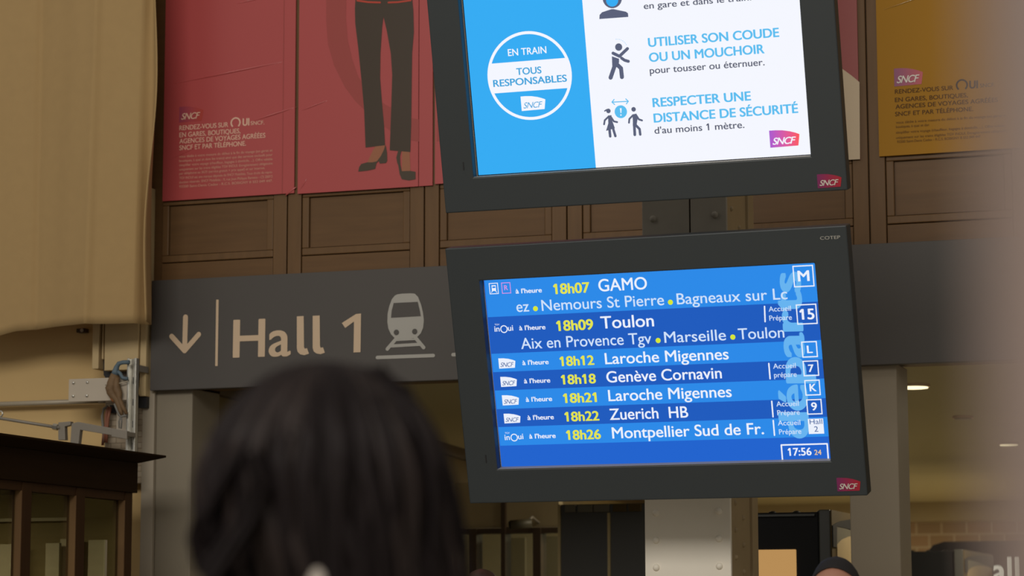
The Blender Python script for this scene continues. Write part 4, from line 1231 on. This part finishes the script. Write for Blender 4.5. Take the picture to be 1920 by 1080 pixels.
# glazed shopfront farther back, left
GY = 14.6
gx = lambda x: at_y(x, 1000, GY).x
gz = lambda y, x=950: at_y(x, y, GY).z
t = thing('shopfront', (gx(930), GY, 0), 'brown framed glazed shopfront in the dim hall between head and black cabinet', 'window')
x0, x1 = gx(850), gx(1046)
MB().box(x0, x1, GY, GY + 0.1, gz(1000), gz(990)).build('transom', M['mull'], t)
MB().box(x0, x1, GY + 0.02, GY + 0.1, gz(988), gz(903)).build('top_panel', M['beam'], t)
for px_, m, wd in ((880, 'mull', 0.05), (940, 'mull', 0.028), (1000, 'mull', 0.05), (850, 'mull', 0.03)):
    MB().box(gx(px_), gx(px_) + wd, GY - 0.01, GY + 0.1, 0, gz(990) if px_ != 940 else gz(903)).build('mullion', M[m], t)
for a, b in ((850, 880), (880, 940), (940, 1000), (1000, 1046)):
    MB().box(gx(a) + 0.02, gx(b) + 0.01, GY + 0.05, GY + 0.056, 0.3, gz(999)).build('pane', M['pane'], t)
MB().box(x0, x1, GY, GY + 0.1, 0, 0.3).build('sill_panel', M['mull'], t)
t = thing('poster_panel', (gx(915), GY + 0.6, 0), 'pale upright panel behind the shopfront glass, left of its thin post', 'panel')
MB().box(gx(898), gx(935), GY + 0.5, GY + 0.53, 0.4, gz(1003)).build('panel', M['board'], t)
t = thing('poster_panel', (gx(970), GY + 0.6, 0), 'pale upright panel behind the shopfront glass, right of its thin post', 'panel')
MB().box(gx(953), gx(1000), GY + 0.5, GY + 0.53, 0.4, gz(1001)).build('panel', M['board'], t)
t = thing('security_camera', (gx(996), GY - 0.1, gz(985)), 'small dark security camera on the shopfront beam', 'camera')
c = Vector((gx(994), GY - 0.17, gz(987)))
MB().tube([c + Vector((-0.06, -0.03, 0.0)), c + Vector((0.06, 0.02, 0.012))], 0.028, 14).build('camera_body', M['cabinetgrey'], t, smooth=True)
MB().tube([c + Vector((-0.066, -0.033, -0.001)), c + Vector((-0.058, -0.029, 0))], 0.022, 14).build('lens', M['machine'], t)
MB().tube([c + Vector((0.03, 0.01, 0.02)), c + Vector((0.05, 0.06, 0.05)), c + Vector((0.05, 0.186, 0.02))], 0.009, 8).build('wall_arm', M['greysteel'], t, smooth=True)


# ------------------------------------------------------------------ people
def skinned(name, joints, bones, m, parent, sub=2):
    me = bpy.data.meshes.new(name)
    names = list(joints)
    inv = root_matrix(parent).inverted()
    me.from_pydata([tuple(joints[k][0]) for k in names], [(names.index(a), names.index(b)) for a, b in bones], [])
    o = bpy.data.objects.new(name, me)
    COL.objects.link(o)
    o.parent = parent
    sk = o.modifiers.new('skin', 'SKIN')
    sk.use_smooth_shade = True
    for i, k_ in enumerate(names):
        r = joints[k_][1]
        me.skin_vertices[0].data[i].radius = (r if isinstance(r, tuple) else (r, r))
    me.skin_vertices[0].data[0].use_root = True
    sb = o.modifiers.new('sub', 'SUBSURF')
    sb.levels = sub
    sb.render_levels = sub
    me.materials.append(m)
    return o


def shape_head(o, s):
    """turns the plain head end of the grown body into a skull with brow, eye sockets, nose, jaw and chin"""
    dg = bpy.context.evaluated_depsgraph_get()
    dg.update()
    me = bpy.data.meshes.new_from_object(o.evaluated_get(dg))
    o.modifiers.clear()
    C = Vector((0, 0.014, 1.615))
    g = lambda x, m, w_: math.exp(-((x - m) / w_) ** 2)
    for v in me.vertices:
        p = v.co / s
        if p.z < 1.505 or abs(p.x) > 0.14:
            continue
        wt = min(1.0, max(0.0, (p.z - 1.505) / 0.04))
        wt = wt * wt * (3 - 2 * wt)
        d = (p - C).normalized()
        a = 0.078 * (1 - 0.22 * max(0, -d.z))
        r = 1 / math.sqrt((d.x / a) ** 2 + (d.y / 0.097) ** 2 + (d.z / 0.112) ** 2)
        q = C + d * r
        if d.y > 0.2:
            q.y += 0.022 * g(q.x, 0, 0.013) * g(q.z, 1.585, 0.016) + 0.012 * g(q.x, 0, 0.010) * g(q.z, 1.606, 0.022)
            q.y -= 0.011 * g(abs(q.x), 0.031, 0.016) * g(q.z, 1.615, 0.012)
            q.y += 0.004 * g(q.z, 1.640, 0.010) + 0.007 * g(q.x, 0, 0.025) * g(q.z, 1.522, 0.016)
        v.co = (p * (1 - wt) + q * wt) * s
    for p in me.polygons:
        p.use_smooth = True
    me.materials.clear()
    me.materials.append(M['skin'])
    o.data = me


def person(label, loc, face, H, jm, arm_out=0.0):
    """standing figure in its own frame: +y is where it faces, z up; H is its height"""
    pl = Plane(loc, (math.cos(face), math.sin(face), 0), (-math.sin(face), math.cos(face), 0))
    t = thing('person', None, label, 'person', plane=pl)
    s = H / 1.72
    J = {}

    def j(n, x, y, z, r):
        J[n] = (Vector((x * s, y * s, z * s)), r * s if not isinstance(r, tuple) else tuple(q * s for q in r))
    j('pelvis', 0, 0, 0.93, (0.155, 0.11)); j('waist', 0, 0, 1.08, (0.135, 0.10)); j('chest', 0, 0.0, 1.28, (0.16, 0.11)); j('upper', 0, -0.005, 1.39, (0.12, 0.09))
    j('neck', 0, 0.0, 1.46, 0.058); j('nape', 0, 0.005, 1.52, 0.056); j('jaw', 0, 0.03, 1.555, (0.072, 0.088)); j('head', 0, 0.02, 1.615, (0.096, 0.118)); j('crown', 0, 0.012, 1.668, (0.080, 0.098))
    B = [('pelvis', 'waist'), ('waist', 'chest'), ('chest', 'upper'), ('upper', 'neck'), ('neck', 'nape'), ('nape', 'jaw'), ('jaw', 'head'), ('head', 'crown')]
    for sd, g in (('l', -1), ('r', 1)):
        j('sho' + sd, g * 0.165, 0, 1.385, 0.062); j('elb' + sd, g * 0.235, 0.01, 1.10, 0.042); j('wri' + sd, g * 0.245, 0.07, 0.86, 0.028); j('palm' + sd, g * 0.242, 0.09, 0.79, (0.022, 0.038))
        B += [('upper', 'sho' + sd), ('sho' + sd, 'elb' + sd), ('elb' + sd, 'wri' + sd), ('wri' + sd, 'palm' + sd)]
        for q, (dy, ln) in enumerate(((0.034, 0.072), (0.012, 0.080), (-0.011, 0.076), (-0.032, 0.060))):
            j('kn%d%s' % (q, sd), g * 0.240, 0.092 + dy, 0.755, 0.0095); j('mid%d%s' % (q, sd), g * 0.228, 0.096 + dy, 0.755 - ln * 0.55, 0.0088); j('tip%d%s' % (q, sd), g * 0.210, 0.098 + dy, 0.755 - ln, 0.0075)
            B += [('palm' + sd, 'kn%d%s' % (q, sd)), ('kn%d%s' % (q, sd), 'mid%d%s' % (q, sd)), ('mid%d%s' % (q, sd), 'tip%d%s' % (q, sd))]
        j('th' + sd, g * 0.225, 0.14, 0.79, 0.011); j('tt' + sd, g * 0.205, 0.16, 0.755, 0.009)
        B += [('palm' + sd, 'th' + sd), ('th' + sd, 'tt' + sd)]
        j('hip' + sd, g * 0.095, 0, 0.86, 0.092); j('knee' + sd, g * 0.10, 0.015, 0.48, 0.060); j('calf' + sd, g * 0.10, -0.01, 0.34, 0.056); j('ank' + sd, g * 0.10, -0.01, 0.09, 0.037); j('toe' + sd, g * 0.115, 0.13, 0.035, 0.030)
        B += [('pelvis', 'hip' + sd), ('hip' + sd, 'knee' + sd), ('knee' + sd, 'calf' + sd), ('calf' + sd, 'ank' + sd), ('ank' + sd, 'toe' + sd)]
    body = skinned('body', J, B, M['skin'], t, 3)
    shape_head(body, s)
    grow = lambda names, d: {n: (J[n][0], (J[n][1][0] + d, J[n][1][1] + d) if isinstance(J[n][1], tuple) else J[n][1] + d) for n in names}
    ja = grow(['chest', 'waist', 'pelvis', 'upper', 'shol', 'shor', 'elbl', 'elbr', 'wril', 'wrir'], 0.022 * s)
    ja['hem'] = (Vector((0, 0, 0.84 * s)), (0.19 * s, 0.14 * s))
    ja['hem2'] = (Vector((0, 0, 0.70 * s)), (0.20 * s, 0.15 * s))
    ja['col'] = (Vector((0, -0.01 * s, 1.435 * s)), (0.078 * s, 0.075 * s))
    skinned('jacket', ja, [('chest', 'waist'), ('waist', 'pelvis'), ('pelvis', 'hem'), ('hem', 'hem2'), ('chest', 'upper'), ('upper', 'col'), ('upper', 'shol'), ('upper', 'shor'), ('shol', 'elbl'), ('shor', 'elbr'), ('elbl', 'wril'), ('elbr', 'wrir')], jm, t)
    tr = grow(['waist', 'pelvis', 'hipl', 'hipr', 'kneel', 'kneer', 'calfl', 'calfr', 'ankl', 'ankr'], 0.014 * s)
    skinned('trousers', tr, [('waist', 'pelvis'), ('pelvis', 'hipl'), ('pelvis', 'hipr'), ('hipl', 'kneel'), ('hipr', 'kneer'), ('kneel', 'calfl'), ('kneer', 'calfr'), ('calfl', 'ankl'), ('calfr', 'ankr')], M['jeans'], t)
    for sd in 'lr':
        a, b = J['ank' + sd][0], J['toe' + sd][0]
        MB().tube([a + Vector((0, -0.06, -0.045)) * s, a + Vector((0, -0.01, -0.045)) * s, (a + b) / 2 + Vector((0, 0.02, -0.015)) * s, b + Vector((0, 0.02, 0)) * s, b + Vector((0, 0.06, -0.004)) * s], [0.036 * s, 0.045 * s, 0.045 * s, 0.037 * s, 0.018 * s], 12).build('shoe', M['shoeleather'], t, local=True, smooth=True)
        g = -1 if sd == 'l' else 1
        MB().sphere((g * 0.031 * s, 0.087 * s, 1.615 * s), 0.013 * s, 0.0125 * s, 0.009 * s, 12, 8).build('eye', M['eye'], t, local=True, smooth=True)
        MB().sphere((g * 0.031 * s, 0.0972 * s, 1.615 * s), 0.0058 * s, 0.0035 * s, 0.0058 * s, 12, 8).build('iris', M['mull'], t, local=True, smooth=True)
        MB().tube([Vector((g * x_ * s, y_ * s, z_ * s)) for x_, y_, z_ in ((0.016, 0.113, 1.637), (0.03, 0.110, 1.642), (0.046, 0.098, 1.637))], [0.0022 * s, 0.0034 * s, 0.0016 * s], 8).build('eyebrow', M['hair2'], t, local=True, smooth=True)
        MB().sphere((g * 0.080 * s, 0.012 * s, 1.60 * s), 0.010 * s, 0.020 * s, 0.031 * s, 12, 8).build('ear', M['skin'], t, local=True, smooth=True)
    MB().sphere((0, 0.096 * s, 1.553 * s), 0.024 * s, 0.008 * s, 0.007 * s, 12, 8).build('mouth', M['skinprint'], t, local=True, smooth=True)
    return t, s, pl


# woman in the foreground, seen from behind
HD = 2.5
ctr = at_d(608, 860, HD)
FACE = YAW - 0.02
top = at_d(605, 679, HD).z
wo, ws, wpl = person('person seen from behind with dark wavy shoulder-length hair, large in the foreground', (ctr.x, ctr.y, 0), FACE, 1.74, M['jacket'])
hs = HD / F_PX
prof = [(676, 590, 620), (680, 560, 655), (688, 525, 694), (700, 497, 722), (720, 468, 752), (745, 442, 780), (780, 414, 803), (820, 392, 822), (860, 379, 834), (900, 372, 842), (940, 374, 847), (980, 379, 851), (1020, 384, 856), (1060, 396, 862), (1100, 408, 866), (1160, 420, 866), (1220, 440, 850), (1280, 470, 820)]


def prof_at(y):
    for a, b in zip(prof[:-1], prof[1:]):
        if a[0] <= y <= b[0]:
            f_ = (y - a[0]) / (b[0] - a[0])
            return a[1] + (b[1] - a[1]) * f_, a[2] + (b[2] - a[2]) * f_
    return prof[-1][1:] if y > prof[-1][0] else prof[0][1:]


def hair_pt(y, ang, inset=0.0):
    """point of the hair surface: photo height y, angle round the head (0 = right, 90 = front)"""
    l_, r_ = prof_at(y)
    cx_ = ((l_ + r_) / 2 - 608) * hs
    hw_ = max(0.001, (r_ - l_) / 2 * hs - inset)
    dp = hw_ * 0.92
    z_ = at_d(608, y, HD).z
    return Vector((cx_ + hw_ * math.cos(ang), 0.005 + dp * math.sin(ang), z_))


base = MB()
yy = [676 + (1240 - 676) * (i / 40) ** 1.4 for i in range(41)]
NA = 48
for y in yy:
    for k_ in range(NA):
        a = math.radians(145 + 250 * k_ / (NA - 1)) if y > 860 else 2 * math.pi * k_ / (NA - 1)
        if y > 860:
            f_ = min(1, (y - 860) / 90)
            a0 = 2 * math.pi * k_ / (NA - 1)
            a = math.radians(90 + 55 * f_) + (2 * math.pi - math.radians(110 * f_)) * k_ / (NA - 1)
        else:
            a = math.radians(90) + 2 * math.pi * k_ / (NA - 1)
        p = hair_pt(y, a, 0.006)
        nz_ = noise.noise(Vector((math.cos(a) * 5, math.sin(a) * 5, y * 0.004))) * 0.004
        base.v.append(p + Vector((math.cos(a), math.sin(a), 0)) * nz_)
for i in range(40):
    for k_ in range(NA - 1):
        base.f.append((i * NA + k_, i * NA + k_ + 1, (i + 1) * NA + k_ + 1, (i + 1) * NA + k_))
base.f.append(tuple(range(NA - 1)))
hb = base.build('hair', M['hair'], wo, local=True, smooth=True)
st = MB()
rnd = random.Random(3)
clumps = []
st2 = MB()
tinted = set(rnd.sample(range(110), 26))
for i in range(110):
    clumps.append((2 * math.pi * i / 110 + rnd.uniform(-0.05, 0.05), rnd.uniform(-0.006, 0.011), rnd.uniform(0, 6.28), rnd.uniform(0.02, 0.075), rnd.uniform(4.5, 8.5)))
for i in range(1700):
    ca, cl_, ph, am, fr_ = clumps[i % 110]
    a0 = ca + rnd.gauss(0, 0.035)
    y0 = 676 + 120 * rnd.random() ** 1.6
    y1 = rnd.uniform(960, 1265)
    if math.sin(ca) > 0.35:
        y1 = rnd.uniform(760, 830)
    n_ = 16
    pts, rr = [], []
    for q in range(n_ + 1):
        f_ = q / n_
        y = y0 + (y1 - y0) * f_
        wave = math.sin(ph + (y - 676) * 0.0018 * fr_)
        a = ca + (a0 - ca) * (1 - 0.45 * f_) + am * wave * f_ * 1.6
        p = hair_pt(y, a)
        o_ = Vector((math.cos(a), math.sin(a), 0))
        g_ = min(1.0, max(0.0, (y - 720) / 160))
        pts.append(p + o_ * (cl_ * g_ + 0.005 * wave * g_ - 0.004 - 9 * (a0 - ca) ** 2 * 0.1 * g_))
        rr.append((0.0016 + 0.0015 * math.sin(math.pi * min(1, f_ * 1.05))) * rnd.uniform(0.9, 1.1) * (1 - 0.75 * max(0, f_ - 0.8) / 0.2))
    (st2 if i % 110 in tinted else st).tube(pts, rr, 4, False)
# two lifted locks: upper right, and lower left
for cxp, pts_ in ((0, [(700, 700), (735, 728), (756, 745), (768, 775), (778, 820), (800, 870)]), (1, [(470, 860), (436, 915), (404, 965), (392, 1010), (408, 1050), (445, 1080)]), (2, [(500, 870), (520, 925), (500, 985), (462, 1040), (430, 1090)])):
    for i in range(26):
        o_ = Vector((rnd.gauss(0, 0.004), rnd.gauss((-0.02, -0.085, -0.115)[cxp], 0.006), rnd.gauss(0, 0.004)))
        st.tube([Vector(((x - 608) * hs, 0, at_d(608, y, HD).z)) + o_ * 1.0 + Vector((rnd.gauss(0, .0015), 0, 0)) for x, y in pts_], [0.0026] * len(pts_), 4, False)
st2.build('brown_strands', M['hairbrown'], wo, local=True, smooth=True)
st.build('hair_strands', M['hair'], wo, local=True, smooth=True)
# pale collar just showing through the hair
cz_ = at_d(608, 1085, HD).z
MB().tube([(0.075 * math.cos(math.radians(a)), 0.0 + 0.075 * math.sin(math.radians(a)), 1.44 * ws) for a in range(180, 361, 15)], 0.018, 8).prism([Vector(((x - 608) * hs, -0.122, at_d(608, y, HD).z)) for x, y in ((596, 1130), (603, 1090), (613, 1072), (623, 1070), (632, 1082), (638, 1130))], (0, -0.004, 0)).build('collar', M['collar'], wo, local=True)


def cap_hair(t, s, m, low, thick, front=0.055):
    """short hair hugging the skull down to height low at the back, higher on the forehead"""
    mb = MB()
    n, k_ = 32, 12
    for i in range(k_ + 1):
        f_ = i / k_
        for q in range(n):
            a = 2 * math.pi * q / n
            lim = low + (front if math.sin(a) > 0 else 0) * max(0, math.sin(a)) ** 0.5
            ph = f_ * math.acos(max(-1, min(1, (lim - 1.615) / 0.114)))
            d = Vector((math.sin(ph) * math.cos(a) * 0.079, math.sin(ph) * math.sin(a) * 0.098, math.cos(ph) * 0.113))
            wob = 1 + thick / 0.1 + 0.02 * noise.noise(d * 60)
            mb.v.append((Vector((0, 0.014, 1.615)) + d * wob) * s)
    for i in range(k_):
        for q in range(n):
            mb.f.append((i * n + q, (i + 1) * n + q, (i + 1) * n + (q + 1) % n, i * n + (q + 1) % n))
    mb.build('hair', m, t, local=True, smooth=True)


MD = 7.6
p = at_d(1568, 1043, MD)
mo, ms, mpl = person('person with short black hair, only the head top showing below the departures screen', (p.x, p.y, 0), math.pi + 0.05, p.z / 1.733 * 1.72, M['jacket2'])
cap_hair(mo, ms, M['hair2'], 1.59, 0.004, 0.105)
MD = 9.0
p = at_d(903, 1067, MD)
mo, ms, mpl = person('person with auburn hair, just the crown showing beside the foreground hair', (p.x, p.y, 0), 0.3, p.z / 1.733 * 1.72, M['jacket2'])
cap_hair(mo, ms, M['hair3'], 1.56, 0.006, 0.07)

# ------------------------------------------------------------------ blurred post close to the camera
p = at_d(1848, 540, 0.46)
q = Vector((p.x, p.y, 0))
pl = Plane(q, RGT.copy().to_3d(), (0, 0, 1))
e = Vector((rgt0.x, rgt0.y, 0))
f_ = Vector((-rgt0.y, rgt0.x, 0))
t = thing('near_post', tuple(q), 'pinkish-beige post close to the camera, a blur along the right edge', 'post')
n = 20
ring_ = []
R0 = 0.045
for i in range(n):
    a = 2 * math.pi * i / n
    ring_.append(q + e * (R0 + R0 * math.cos(a)) + f_ * (R0 * math.sin(a)))
MB().prism([p_ + Vector((0, 0, 0.02)) for p_ in ring_], (0, 0, 2.4)).build('shaft', M['post'], t, smooth=False)
cc = q + e * R0
MB().tube([cc, cc + Vector((0, 0, 0.02))], 0.08, 24).build('base_plate', M['greysteel'], t)
MB().dome(cc + Vector((0, 0, 2.42)), (0, 0, 1), R0 * 1.02, 0.03, 20).build('cap', M['post'], t, smooth=True)

bpy.data.objects.remove(TXO)
